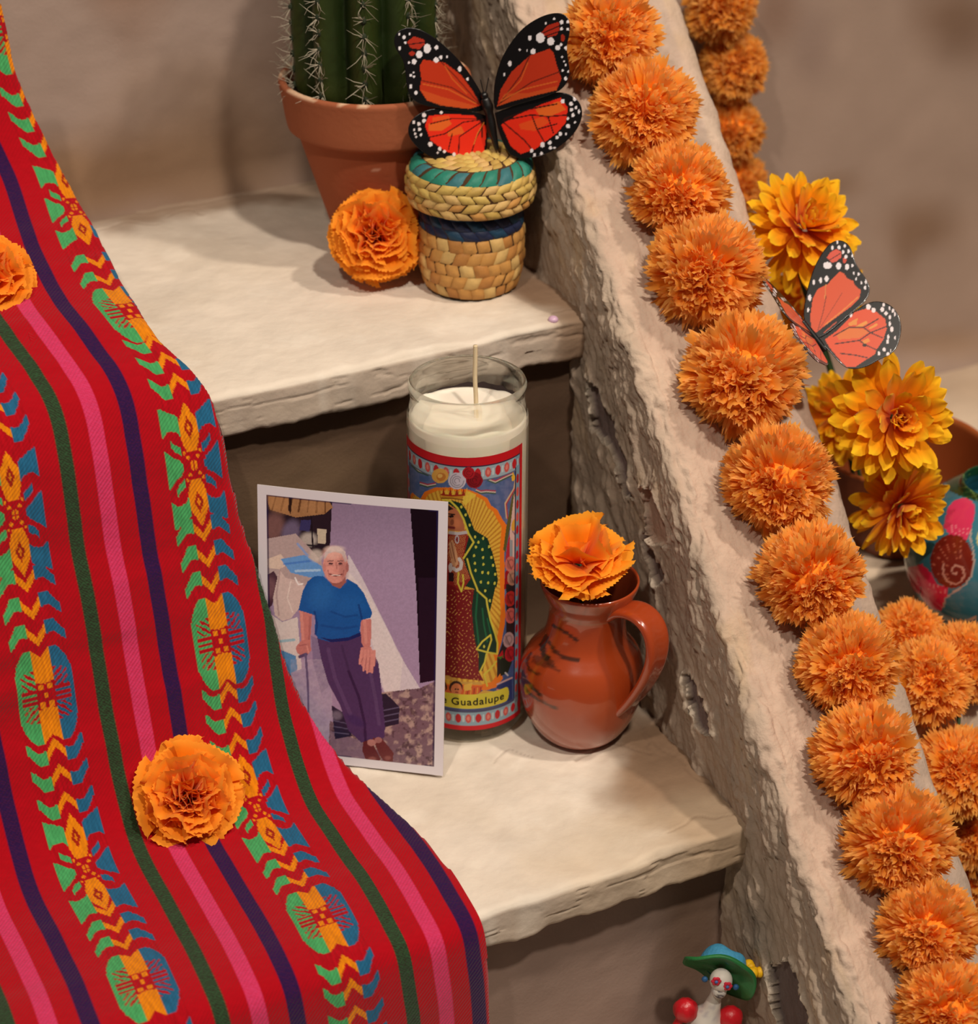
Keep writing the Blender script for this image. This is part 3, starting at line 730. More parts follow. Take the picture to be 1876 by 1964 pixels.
    p.ell(*z3([(740, 1030)])[0], 11, 9, (206, 124, 82), .5, .7, .5); p.line(z3([(650, 905), (735, 915)]), 2.6, (50, 28, 24)); p.ell(*z3([(690, 940)])[0], 5, 2.4, (46, 26, 26)); p.line(z3([(650, 1090), (730, 1100)]), 4.5, (122, 44, 44)); p.ell(*z3([(700, 1020)])[0], 3.5, 6, (150, 84, 58), .2)
    p.line(z3([(670, 1165), (780, 1180), (910, 1160)]), 6, (188, 180, 182)); p.ell(*z3([(770, 1260)])[0], 4.5, 8, (178, 166, 170)); p.ell(*z3([(770, 1262)])[0], 2.2, 5, (120, 40, 44))
    p.poly(z3([(650, 1330), (700, 1260), (730, 1310), (780, 1500), (790, 1600), (740, 1650), (690, 1590)]), (206, 152, 112)); p.line(z3([(690, 1300), (720, 1450), (750, 1570)]), 2, (140, 84, 60)); p.line(z3([(660, 1340), (700, 1520)]), 1.6, (150, 92, 66))
    p.line(z3([(800, 1530), (830, 1580), (820, 1660), (760, 1690), (720, 1660)]), 6.5, (206, 198, 196)); p.ell(*z3([(680, 1650)])[0], 4, 9, (196, 186, 186)); p.poly(z3([(650, 1720), (720, 1720), (720, 1840), (650, 1840)]), (40, 18, 24))
    YEL = (206, 192, 66)
    for q, ww in [(z3([(570, 705), (680, 730), (780, 830), (860, 980), (930, 1180), (1000, 1300), (860, 1520)]), 3.6), (z3([(910, 1530), (960, 1720), (1050, 1948)]) + z4([(480, 80), (590, 180), (600, 260), (640, 440), (700, 620), (725, 720), (720, 850)]), 3.4),
                  (z3([(790, 1720), (780, 1860), (830, 1980), (860, 1860), (850, 1750)]), 3.2), (z4([(470, 795), (540, 700), (640, 620), (650, 680), (600, 830), (470, 795)]), 3.2), (z4([(590, 850), (570, 950), (515, 1060)]), 3.0), (z4([(600, 830), (715, 850)]), 3.0), (z4([(710, 940), (640, 1030), (560, 1100), (600, 1240)]), 3.2)]: p.line(q, ww, YEL)
    p.poly(z3([(560, 640), (700, 660), (860, 650), (840, 720), (700, 700), (560, 700)]), (190, 132, 40))
    for k in range(8): x = 560 + k * 46; p.poly(z3([(x, 650), (x + 24, 545), (x + 46, 650)]), (222, 180, 60) if k % 2 else (150, 40, 24))
    p.line(z3([(555, 640), (700, 655), (870, 645)]), 3, (150, 36, 24)); p.line(z3([(555, 690), (700, 690), (850, 715)]), 2, (120, 70, 24))
    # angel and the crescent below
    p.poly([(700, 1330)] + z4([(100, 1230), (300, 1230), (480, 1240), (550, 1240), (500, 1330), (350, 1380), (100, 1400)]) + [(700, 1345)], (202, 88, 40))
    for k in range(6): p.line(z4([(330 + k * 38, 1290 - k * 6), (310 + k * 42, 1390 - k * 16)]), 2.2, (150, 50, 24) if k % 2 else (216, 150, 60))
    p.poly(z4([(100, 1100), (300, 1190), (520, 1190), (540, 1230), (300, 1220), (100, 1150)]), (196, 150, 70), .9); p.poly(z4([(400, 1390), (560, 1290), (700, 1310), (640, 1340), (450, 1420)]), (206, 160, 66)); p.poly(z4([(310, 1230), (420, 1200), (400, 1290), (320, 1300)]), (218, 176, 70), .9)
    p.ell(*z4([(220, 1260)])[0], 13, 13, (56, 28, 20)); p.ell(*z4([(225, 1285)])[0], 10.5, 12, (206, 120, 74)); p.ell(*z4([(215, 1280)])[0], 1.8, 1.6, (60, 30, 24)); p.ell(*z4([(245, 1283)])[0], 1.8, 1.6, (60, 30, 24)); p.line(z4([(215, 1315), (245, 1318)]), 2, (140, 50, 40))
    # flag and rose column at the side
    p.poly(z3([(1560, 600), (1600, 560), (1645, 780), (1645, 960), (1600, 1000)]), (36, 104, 56)); p.poly(z3([(1540, 620), (1580, 640), (1500, 1100), (1440, 1440), (1410, 1400), (1450, 1100)]), (84, 88, 46)); p.poly(z3([(1560, 620), (1600, 900), (1640, 1260), (1640, 1620), (1500, 1560), (1500, 1160)]), (206, 178, 172))
    p.poly(z3([(1495, 1180), (1540, 1500), (1500, 1540), (1430, 1640), (1460, 1350)]), (178, 30, 34), .9); p.poly(z3([(1500, 1260), (1540, 1270), (1540, 1540), (1500, 1500)]), (140, 150, 158)); p.ell(*z3([(1560, 1060)])[0], 5, 12, (206, 160, 60), .2); p.line(z3([(1540, 1150), (1590, 1220), (1640, 1400)]), 2, (120, 96, 110))
    p.line(z3([(1600, 340), (1560, 560), (1440, 760), (1460, 960)]), 4, (196, 170, 140)); p.line(z3([(1612, 340), (1572, 560), (1452, 770), (1470, 970)]), 2, (170, 40, 56)); p.poly(z3([(1520, 260), (1560, 360), (1580, 400), (1550, 460), (1525, 440)]), (222, 176, 50))
    roses = [(z3([(1510, 1600)])[0], (196, 110, 100)), (z3([(1540, 1790)])[0], (172, 124, 104)), (z4([(880, 180)])[0], (178, 44, 40)), (z4([(885, 385)])[0], (196, 92, 86)), (z4([(860, 680)])[0], (176, 140, 142)), (z4([(880, 850)])[0], (170, 30, 40))]
    p.poly(z3([(1440, 1700), (1640, 1640), (1640, 1948), (1420, 1948)]), (150, 20, 30)); p.poly(z4([(830, 0), (1000, 0), (1000, 880), (900, 900), (720, 1140), (720, 900), (830, 600)]), (40, 28, 30)); p.poly(z4([(740, 860), (820, 800), (900, 950), (850, 1080), (760, 1120)]), (30, 36, 26)); p.poly(z4([(730, 880), (790, 800), (800, 900)]), (170, 24, 34)); p.poly(z4([(720, 890), (800, 870), (760, 920)]), (70, 110, 40))
    for (x, y), c in roses:
        p.ell(x, y, 10.5, 15, c, .15); p.ell(x, y, 7, 10, tuple(int(k * .78) for k in c), .15, .8); p.ell(x + 1, y - 1, 4, 6, c, .15); p.line([(x - 6, y - 8), (x + 2, y + 10)], 1.6, tuple(int(k * .6) for k in c))
    p.poly(z4([(720, 1240), (900, 1140), (900, 1450), (820, 1400), (720, 1320)]), (40, 52, 104)); p.line(z4([(720, 1220), (900, 1140)]), 3, (196, 160, 160)); p.line(z4([(720, 1285), (800, 1300), (790, 1335)]), 3, (196, 120, 130)); p.line(z4([(820, 1080), (850, 1110)]), 3, (196, 190, 190))
    # ribbons and the three top roses
    for q in ([(1195, 420), (1300, 460), (1420, 400), (1530, 350)], [(1035, 570), (1100, 600), (1180, 590), (1300, 600)], [(260, 480), (360, 510), (470, 490)], [(140, 210), (230, 300), (370, 350)]):
        for dy, c in ((-10, (170, 46, 66)), (8, (206, 190, 176)), (24, (54, 84, 60))): p.line(z3([(x, y + dy) for x, y in q]), 2.4, c)
    P2 = Paint(rX, rY, (0, 0, 0)); P2.C = p.C
    # rose border, frame and banner
    bm = (np.abs(u) > .845) | (v < .080) | (v > .925)
    P2.fill(bm & (v < .080), (150, 168, 178)); P2.fill(bm & (np.abs(u) > .845), (116, 150, 168)); P2.fill(bm & (v > .925), (138, 164, 178))
    P2.fill((np.abs(np.abs(u) - .845) < .009) & (v > .07) & (v < .925), (32, 36, 70)); P2.fill((np.abs(v - .925) < .006) & (np.abs(u) < .85), (70, 72, 104)); P2.fill((np.abs(v - .080) < .003) & (np.abs(u) < .85), (90, 96, 120))
    cellx = np.mod(u * 7.3 + .5, 1) - .5; cx_i = np.floor(u * 7.3 + .5)
    for vc in (.055, .954):
        dd = np.hypot(cellx / .30, (v - vc) / .017); P2.fill(dd < 1, (196, 84, 78)); P2.fill((dd < 1) & (np.mod(cx_i, 2) == 0), (182, 30, 38)); P2.fill((dd < .5) & (np.mod(cx_i, 2) == 1), (216, 128, 116)); P2.fill((np.abs(cellx) > .40) & (np.abs(v - vc) < .012), (190, 204, 206), .8)
    celly = np.mod(v * 22, 1) - .5; cy_i = np.floor(v * 22)
    for s_ in (-1, 1):
        dd = np.hypot((u - s_ * .892) / .030, celly / .36); m_ = (v > .09) & (v < .92); P2.fill((dd < 1) & m_, (196, 84, 78)); P2.fill((dd < 1) & m_ & (np.mod(cy_i, 2) == 0), (170, 26, 36))
    P2.fill((np.abs(u) > .945) | (v < .030) | (v > .982), (190, 18, 30)); P2.fill(((np.abs(np.abs(u) - .94) < .005) | (np.abs(v - .0315) < .0020)) & (np.abs(u) < .945) & (v < .982), (44, 36, 60))
    for x, y, r, c in [(770, 450, 17, (196, 186, 200)), (1010, 440, 16, (134, 12, 26)), (930, 340, 12, (170, 22, 34))]:
        x, y = z3([(x, y)])[0]; P2.ell(x, y, r, r * .95, c)
        for k in range(3): P2.line([(x + (r - 4 - k * 4) * math.cos(a_), y + (r - 4 - k * 4) * math.sin(a_)) for a_ in np.linspace(k, k + 4.6, 9)], 1.5, tuple(int(q * .66) for q in c))
    x, y = z3([(535, 380)])[0]; P2.ell(x, y, 16, 14, (212, 158, 72)); P2.ell(x + 2, y + 2, 9, 8, (190, 118, 48)); P2.ell(x, y, 5, 4, (224, 176, 92))
    ban = np.hypot(np.clip(np.abs(u + .01) - .70, 0, 9) / .05, (v - .888) / .027) < 1
    P2.fill(ban & (np.abs(u) < .80), (206, 192, 60))
    lab = material('printed_paper_label', rough=.45, spec=.35)
    G = cyl(A); o = mesh('label', G, grid_faces(nv, nu)[:, ::-1], lab, t, col=P2.flat()); o['label'] = 'printed saint label with red border and rose frame'
    # lettering on the banner
    cu = bpy.data.curves.new('lettering', 'FONT'); cu.body = 'N. S. de Guadalupe'; cu.size = .0060; cu.offset = .00004; cu.align_x = 'RIGHT'; cu.space_character = 1.1
    tmp = bpy.data.objects.new('tmp', cu); COL.objects.link(tmp)
    dg = bpy.context.evaluated_depsgraph_get(); me = bpy.data.meshes.new_from_object(tmp.evaluated_get(dg))
    bpy.data.objects.remove(tmp)
    bm_ = bmesh.new(); bm_.from_mesh(me); bmesh.ops.triangulate(bm_, faces=bm_.faces[:])
    zc = z1 - .888 * (z1 - z0) - .0020
    for vv in bm_.verts:
        an = math.radians(face + 37.0) + vv.co.x / .0300 * 1.0
        vv.co = (.0301 * math.cos(an), .0301 * math.sin(an), zc + vv.co.y)
    bm_.to_mesh(me); bm_.free(); me.materials.append(material('black_ink', (18, 14, 14), rough=.5))
    o = bpy.data.objects.new('lettering', me); COL.objects.link(o); o.parent = t
candle()

# ================================================================== CLAY JUG
def jug():
    base = Vector((.043, -.041, 0.0012))
    t = thing('clay_jug', 'glazed red clay jug with black brush strokes, a flower in its mouth', 'jug', base)
    glaze = material('glazed_clay', rough=.24, spec=.5, coat=.9, bump=('noise', 70, .0003), mottled=.06, mscale=30)
    sh = lambda z: (0.0030 * sstep(.03, .09, z) , -0.0013 * sstep(.03, .09, z))
    prof = chaikin([(0, 0), (.0165, 0), (.0195, .0012), (.0245, .0075), (.0290, .0165), (.0312, .0270), (.0316, .0350), (.0309, .0425), (.0285, .0492), (.0245, .0542), (.0212, .0588), (.0198, .0645), (.0193, .0710), (.0196, .0765), (.0212, .0805), (.0228, .0835), (.0243, .0875), (.0249, .0900),
                    (.0246, .0912), (.0238, .0912), (.0229, .0890), (.0212, .0840), (.0192, .0780), (.0175, .0710), (.0174, .0650), (.0184, .0590), (.0212, .0520), (.0262, .0400), (.0270, .0240), (.0180, .0090), (0, .0050)], 2)
    prof = resample(prof, 210)
    V, F = lathe(prof, 150, sh)
    W = V + np.array(base)
    px, py = proj(W)
    X, Y = (px - 960) * 3.636, (py - 960) * 3.636
    nrm = V - V.mean(1, keepdims=True); front = (nrm @ FWD) < 0
    outer = np.arange(len(prof)) < np.argmax(prof[:, 1]) + 2
    p = Paint(X, Y, (166, 66, 26))
    p.fill(sstep(.35, .7, fbm(W[..., 0] * 60, W[..., 1] * 60, W[..., 2] * 40, 4, 501)) * .35, (150, 56, 26))
    zz = W[..., 2]
    p.fill(sstep(.034, .022, zz) * .75, (166, 78, 50)); p.fill((sstep(.076, .0805, zz) * sstep(.092, .088, zz)) * .6, (176, 92, 64))
    p.fill(np.abs(zz - .0775) < .0009, (150, 100, 74), .5); p.fill((~outer)[:, None] * np.ones_like(zz), (112, 46, 22))
    nzl = fbm(X / 22, Y / 22, 0, 3, 502)
    ok = front & outer[:, None]
    for q, wd, a in [([(365, 870), (420, 900), (470, 930), (530, 975)], 17, .9), ([(340, 990), (370, 1040), (430, 1090), (545, 1115)], 18, .85), ([(318, 955), (292, 1010), (300, 1075), (330, 1095)], 30, .95),
                     ([(250, 1110), (300, 1130), (350, 1140)], 46, .6), ([(300, 1090), (340, 1140), (410, 1190)], 16, .6), ([(215, 1060), (180, 1120), (200, 1180), (270, 1215)], 12, .8), ([(150, 1195), (180, 1260), (230, 1310), (280, 1360)], 18, .85),
                     ([(145, 1240), (180, 1320), (260, 1390), (390, 1450)], 14, .8), ([(200, 1280), (240, 1330), (290, 1360)], 8, .7)]:
        d = seg_dist(X + (nzl - .5) * 14, Y, q)
        p.fill(np.clip((wd * .7 - d) / 6 + .5, 0, 1) * ok * np.clip(.62 + nzl, 0, 1), (34, 26, 18), a)
    mesh('jug_body', V, F, glaze, t, col=p.flat())
    # strap handle
    hd = RIGHT * .74 - FWDH * .67; hd /= np.linalg.norm(hd); sd = np.cross([0, 0, 1], hd)
    path = chaikin([(.0165, .0770), (.0230, .0835), (.0340, .0850), (.0425, .0790), (.0455, .0680), (.0440, .0560), (.0395, .0440), (.0340, .0340), (.0285, .0270)], 3)
    path = resample(path, 44)
    tn = np.gradient(path, axis=0); tn /= np.linalg.norm(tn, axis=1)[:, None]; nn = np.stack([tn[:, 1] * -1, tn[:, 0]], 1) * -1
    sec = []
    for a in np.linspace(0, 2 * math.pi, 22, endpoint=False):
        ww, th = math.cos(a), math.sin(a)
        sec.append((.0078 * np.sign(ww) * abs(ww) ** .6, .0027 * np.sign(th) * abs(th) ** .8 * (1 - .28 * math.exp(-(ww / .35) ** 2)) ))
    HV = []
    for i, (r, z) in enumerate(path):
        tw = 1 + .12 * abs(i / 43 - .5)
        ctr = np.array([*sh(z), 0]) + hd * r + np.array([0, 0, z])
        for sw, st in sec: HV.append(ctr + sd * sw * tw + (hd * nn[i, 0] + np.array([0, 0, 1]) * nn[i, 1]) * st)
    HV = np.array(HV); HF = grid_faces(len(path), 22, True).tolist()
    hx, hy = proj(HV + np.array(base)); q = Paint((hx - 960) * 3.636, (hy - 960) * 3.636, (166, 64, 26))
    q.fill(sstep(.4, .7, fbm(HV[:, 0] * 90, HV[:, 1] * 90, HV[:, 2] * 60, 3, 503)) * .35, (150, 58, 30))
    inner = np.array([[st > 0 for sw, st in sec] for _ in path]).ravel()
    q.line([(875, 930), (940, 1010), (965, 1110)], 46, (38, 28, 20), .9)
    mesh('handle', HV, HF, glaze, t, col=q.flat())
jug()

# ================================================================== WOVEN STRAW BASKET
def basket():
    base = Vector((.0600, .1130, H + .0006))
    t = thing('straw_basket', 'small round lidded straw basket in tan, navy and teal under the upright butterfly', 'basket', base); t.scale = (.965, .965, 1)
    cols = {'tan': (196, 144, 78), 'tan2': (182, 126, 66), 'yel': (206, 176, 96), 'yel2': (190, 158, 84), 'navy': (36, 44, 74), 'navy2': (32, 66, 92), 'teal': (44, 132, 112), 'teal2': (58, 118, 124), 'pale': (208, 172, 108)}
    M = {k: material('straw_' + k, c, rough=.55, spec=.3, bump=('noise', 700, .0003), mottled=.18, mscale=160) for k, c in cols.items()}
    core_m = material('straw_core', (74, 48, 26), rough=.9)
    def strip(r0, r1, z0, z1, da, slant, bulge, name, mat, parent):
        """one visible stretch of a plaited straw: a pillow that tucks in at its ends, lying on a cone at angle 0"""
        V = []
        for i, a in enumerate(np.linspace(-.5, .5, 6)):
            for j, b in enumerate(np.linspace(0, 1, 5)):
                an = (a * da) + slant * (b - .5)
                ht = bulge * (max(0, 1 - (abs(a) * 2) ** 4) ** .6) * (max(0, 1 - (abs(b - .5) * 2) ** 4) ** .6) - .0006
                dr, dz = r1 - r0, z1 - z0; l = math.hypot(dr, dz) + 1e-9
                r = r0 + dr * b + ht * dz / l; z = z0 + dz * b - ht * dr / l
                V.append((r * math.cos(an), r * math.sin(an), z))
        return mesh(name, V, grid_faces(6, 5), mat, parent)
    def ring(r0, r1, z0, z1, n, slant, bulge, mats, parent, phase=0.0, wob=.0):
        src = {}
        for k in range(n):
            mt = mats[(k * 7 + int(phase * 10)) % len(mats)]
            da = 2 * math.pi / n * 1.02
            if mt not in src: src[mt] = strip(r0, r1, z0, z1, da, slant, bulge, 'straw_strip', M[mt], parent); o = src[mt]
            else: o = share(src[mt], 'straw_strip', parent)
            o.rotation_euler = (0, 0, 2 * math.pi * (k + phase) / n + random.uniform(-wob, wob))
            o.location = (0, 0, random.uniform(-.0002, .0002)); o.scale = (1 + random.uniform(-.012, .012),) * 2 + (1,)
    bp = chaikin([(0, .0002), (.022, .0003), (.0262, .003), (.0286, .012), (.0290, .025), (.0284, .036), (.0276, .045), (.0274, .052), (.0268, .0525), (0, .0525)], 2)
    V, F = lathe(bp - [.0006, 0], 64); core = mesh('basket_body', V, F, core_m, t)
    rad = lambda z: float(np.interp(z, [.0, .003, .012, .025, .036, .045, .052], [.0245, .0262, .0286, .0290, .0284, .0277, .0275]))
    zs = np.linspace(.0008, .0345, 6)
    for i in range(5): ring(rad(zs[i]), rad(zs[i + 1]), zs[i] - .0002, zs[i + 1] + .0002, 23, .10 * (1 if i % 2 else -.6), .0012, ['tan', 'tan', 'tan2', 'pale'], core, .5 * (i % 2) + .1 * i, .012)
    zs = np.linspace(.0345, .0500, 4)
    for i in range(3): ring(rad(zs[i]), rad(zs[i + 1]), zs[i] - .0002, zs[i + 1] + .0002, 21, -.16, .0012, ['navy', 'navy2', 'navy'], core, .5 * (i % 2), .02)
    lp = chaikin([(.029, .0478), (.0325, .0478), (.0342, .0505), (.0348, .056), (.0345, .062), (.0330, .0672), (.0295, .0708), (.025, .0722), (.015, .0728), (0, .0730)], 2)
    V, F = lathe(lp - [.0004, 0.0004], 64); lid = mesh('lid', V, F, core_m, t)
    lr = lambda z: float(np.interp(z, [.0478, .0505, .056, .062, .0672, .0708], [.0334, .0344, .0348, .0345, .0331, .0298]))
    zs = np.linspace(.0478, .0660, 5)
    for i in range(4): ring(lr(zs[i]), lr(zs[i + 1]), zs[i] - .0002, zs[i + 1] + .0002, 26, .12 * (1 if i % 2 else -1), .0013, ['pale', 'yel2', 'tan', 'pale'] if i < 2 else ['yel', 'yel', 'pale', 'yel2'], lid, .5 * (i % 2) + .13 * i, .012)
    ring(.0336, .0262, .0662, .0718, 22, .16, .0020, ['teal', 'teal2', 'teal'], lid, .2, .03)
    for r1, r0, z0, z1, n in [(.0258, .0208, .0716, .0726, 22), (.0208, .0160, .0724, .0730, 18), (.0160, .0110, .0728, .0733, 14), (.0110, .0060, .0731, .0736, 10), (.0060, .0008, .0733, .0738, 6)]:
        ring(r1, r0, z0, z1, n, .12, .0011, ['yel', 'pale', 'yel2'], lid, .3, .04)
basket()

# ================================================================== CACTUS IN A TERRACOTTA POT
def cactus():
    base = Vector((.0362, .1775, H + .0008))
    t = thing('potted_cactus', 'green ribbed cactus with whitish spines in a terracotta pot behind the straw basket', 'plant', base)
    hr = .0990; R = .0512
    prof = chaikin([(0, 0), (.0200, 0), (.0210, .001), (.0420, .0700), (.0424, .0718), (.0462, .0724), (.0474, .0735), (.0504, .0950), (R, .0972), (R - .0006, hr), (R - .0028, hr + .0002), (.0468, hr - .0008), (.0460, .0950), (.0425, .0700), (.02, .006), (0, .006)], 1)
    prof = resample(prof, 150)
    V, F = lathe(prof, 120)
    X, Y, Z = V[..., 0], V[..., 1], V[..., 2]
    ang = np.arctan2(Y, X)
    p = Paint(ang, Z, (160, 92, 62))
    p.fill(sstep(.4, .75, fbm(X * 30, Y * 30, Z * 30, 4, 511)) * .35, (150, 82, 54)); p.fill(sstep(.6, .8, fbm(X * 18, Y * 18, Z * 40, 3, 512)) * .3, (190, 118, 82)); p.fill((Z < .072) * .35, (154, 74, 44))
    chips = (fbm(ang * 9, Z * 200, 0, 3, 513) > .56) & (np.abs(Z - hr) < .0016); p.fill(chips, (214, 178, 146), .9)
    p.fill(np.hypot((ang + 2.02) / .045, (Z - .060) / .0012) < 1, (206, 160, 134), .8)
    pot = mesh('terracotta_pot', V, F, material('terracotta', rough=.85, spec=.15, bump=('noise', 300, .0004)), t, col=p.flat()); pot['label'] = 'plain terracotta pot with a chipped thick rim'
    sz = .0915
    g = np.linspace(0, 1, 26)[:, None]; a = np.linspace(0, 2 * math.pi, 90, endpoint=False)[None]
    r = .0455 * g
    sx, sy = r * np.cos(a), r * np.sin(a); szz = sz - .008 + fbm(sx * 220, sy * 220, 0, 4, 514) * .012
    mesh('potting_soil', np.stack([sx, sy, szz], -1), grid_faces(26, 90, True), material('dark_soil', (38, 28, 22), rough=.95, spec=.05, mottled=.4, mscale=400), t)
    # ribbed stem
    cx, cy = -.0045, .0025; nr = 10; hgt = .150
    zz = np.linspace(0, 1, 60)
    aa = np.linspace(0, 2 * math.pi, 200, endpoint=False)
    taper = np.where(zz < .1, .80 + .20 * np.sin(zz / .1 * math.pi / 2), np.sqrt(np.clip(1 - np.clip((zz - .62) / .385, 0, 1) ** 2, 0, 1)) * .99 + .01 * (zz < .62))
    rib = np.abs(np.cos(aa * nr / 2 + .55))
    prof_r = .0285 + .0105 * (1 - (1 - rib) ** 1.0) ** .75 * 1.0
    V = np.empty((60, 200, 3))
    RR = taper[:, None] * (prof_r[None] + (fbm(aa[None] * 8, zz[:, None] * 20, 0, 3, 515) - .5) * .0015)
    V[..., 0] = cx + RR * np.cos(aa); V[..., 1] = cy + RR * np.sin(aa); V[..., 2] = sz - .006 + zz[:, None] * hgt
    q = Paint(aa[None].repeat(60, 0), zz[:, None].repeat(200, 1), (28, 42, 12))
    q.fill((rib ** 2)[None].repeat(60, 0) * .7, (52, 64, 20)); q.fill(sstep(.2, 0, zz)[:, None].repeat(200, 1) * .4, (70, 74, 34))
    stem = mesh('cactus_stem', V, grid_faces(60, 200, True), material('cactus_skin', rough=.45, spec=.4, bump=('noise', 300, .0003)), t, col=q.flat())
    sp, ar = [], []
    for k in range(nr):
        ak = (2 * math.pi * k - 1.1) / nr
        for j in range(17):
            z = .03 + j * .055
            if z > .97: break
            tp = float(np.interp(z, zz, taper)); rr = .0388 * tp
            c = np.array([cx + rr * math.cos(ak), cy + rr * math.sin(ak), sz - .006 + z * hgt])
            n = np.array([math.cos(ak), math.sin(ak), 0.05]); tg = np.array([-math.sin(ak), math.cos(ak), 0])
            ar.append(ball(c, (.0016, .0016, .0020), 7, 5))
            for m in range(9 if j > 0 else 15):
                d = n * random.uniform(.2, 1) + tg * random.uniform(-1, 1) + np.array([0, 0, random.uniform(-.9, .9)]); d /= np.linalg.norm(d)
                L_ = random.uniform(.005, .0120) * (1.3 if j < 3 else 1)
                mid = c + d * L_ * .6 + np.array([0, 0, random.uniform(-.001, .001)])
                sp.append(tube([c, mid, c + d * L_ + tg * random.uniform(-.002, .002)], [.00022, .00016, .00005], 3, False))
    V, F = join(sp); o = mesh('spines', V, F, material('cactus_spine', (170, 160, 140), rough=.6), t, smooth=False); o['kind'] = 'stuff'
    V, F = join(ar); o = mesh('areoles', V, F, material('areole_wool', (44, 52, 36), rough=.9), t); o['kind'] = 'stuff'
cactus()

# ================================================================== BUTTERFLIES
def plane_hit(x, y, P0, n):
    r = FWD + RIGHT * ((np.asarray(x, float) - 938) / FPX)[..., None] - UP * ((np.asarray(y, float) - 982) / FPX)[..., None]
    t = ((np.asarray(P0) - CAM) @ n) / (r @ n)
    return CAM + r * t[..., None]

M_WING = material('printed_wing_film', rough=.28, spec=.45)
M_WING_SHINY = material('printed_wing_film_sheen', rough=.22, spec=.7, coat=.6)
M_BLACK = material('black_body_paint', (16, 14, 14), rough=.35, spec=.5)

def wing(name, outline, to_world, painter, parent, mat, step):
    """thin printed wing: outline filled with fine triangles, coloured per point"""
    o = np.array(chaikin(np.array(outline + outline[:1], float), 2))[:-1]
    x0, y0 = o.min(0); x1, y1 = o.max(0)
    gx, gy = np.meshgrid(np.arange(x0, x1, step), np.arange(y0, y1, step))
    m = in_poly(gx, gy, o.tolist()) & (seg_dist(gx, gy, o.tolist() + [o[0].tolist()]) > step * .7)
    pts = np.concatenate([o, np.stack([gx[m], gy[m]], -1)])
    r = geometry.delaunay_2d_cdt([Vector(p) for p in pts.tolist()], [(i, (i + 1) % len(o)) for i in range(len(o))], [], 1, 1e-5)
    P = np.array([list(v) for v in r[0]]); F = [list(f) for f in r[2]]
    p = Paint(P[:, 0], P[:, 1], (14, 11, 12)); painter(p)
    ob = mesh(name, to_world(P), F, mat, parent, col=p.flat())
    s = ob.modifiers.new('thickness', 'SOLIDIFY'); s.thickness = .0003; s.offset = 0
    return ob

def dots(p, L, c=(226, 220, 224)):
    for d in L: p.ell(d[0], d[1], d[2], d[3] if len(d) > 3 else d[2] * 1.15, c)

BF_R = [(1290,560),(1292,480),(1305,410),(1335,320),(1390,230),(1460,150),(1560,92),(1640,74),(1692,88),(1714,140),(1708,200),(1692,260),(1700,330),(1712,400),(1692,470),(1650,512),(1560,545),(1450,575),(1350,605),(1298,615)]
BH_R = [(1296,625),(1400,590),(1520,545),(1620,515),(1700,518),(1760,558),(1784,620),(1768,690),(1722,760),(1640,828),(1540,872),(1440,884),(1375,862),(1335,780),(1310,700)]
BF_L = [(1244,560),(1210,495),(1160,415),(1100,338),(1040,278),(960,210),(880,165),(810,153),(758,175),(736,215),(745,270),(788,330),(803,400),(808,480),(828,540),(880,582),(980,604),(1100,618),(1240,622)]
BH_L = [(1244,640),(1180,618),(1080,603),(960,603),(880,628),(825,678),(813,740),(848,802),(920,862),(1000,902),(1080,922),(1160,927),(1222,907),(1247,860),(1257,760)]
def paint_RF(p):
    p.poly([(1310,590),(1328,500),(1390,400),(1490,312),(1600,275),(1622,300),(1640,370),(1665,440),(1640,500),(1540,528),(1400,560)], (176, 48, 22))
    p.fill(in_poly(p.X, p.Y, [(1310,590),(1350,520),(1480,520),(1640,480),(1640,505),(1400,562)]) * .6, (196, 84, 34))
    for q in ([(1320,580),(1440,420),(1490,312)], [(1330,570),(1500,460),(1660,400)]): p.line(q, 7, (70, 22, 14), .8)
    p.line([(1330,560),(1450,500),(1640,455)], 7, (206, 104, 40), .7); p.line([(1345,540),(1440,450),(1480,350)], 6, (206, 104, 40), .6)
    p.poly([(1550,190),(1590,145),(1650,125),(1655,165),(1640,200),(1590,212)], (160, 40, 22)); p.line([(1560,190),(1650,150)], 6, (30, 14, 12)); p.line([(1580,205),(1650,180)], 6, (30, 14, 12)); p.ell(1672, 215, 12, 20, (150, 40, 22))
    dots(p, [(1548,215,24,28),(1605,235,20,22),(1508,290,14,16),(1645,270,14,14),(1665,128,10),(1700,125,8),(1665,165,8),(1700,165,7),(1625,110,6),(1578,135,6),(1490,215,10,14),(1435,280,5,8),(1475,285,4,8),(1380,355,11,14),(1350,415,6,9),(1690,270,9),(1668,320,5),(1680,345,5),(1688,365,6),(1672,395,6),(1704,400,6),(1688,440,8,11),(1662,252,7)])
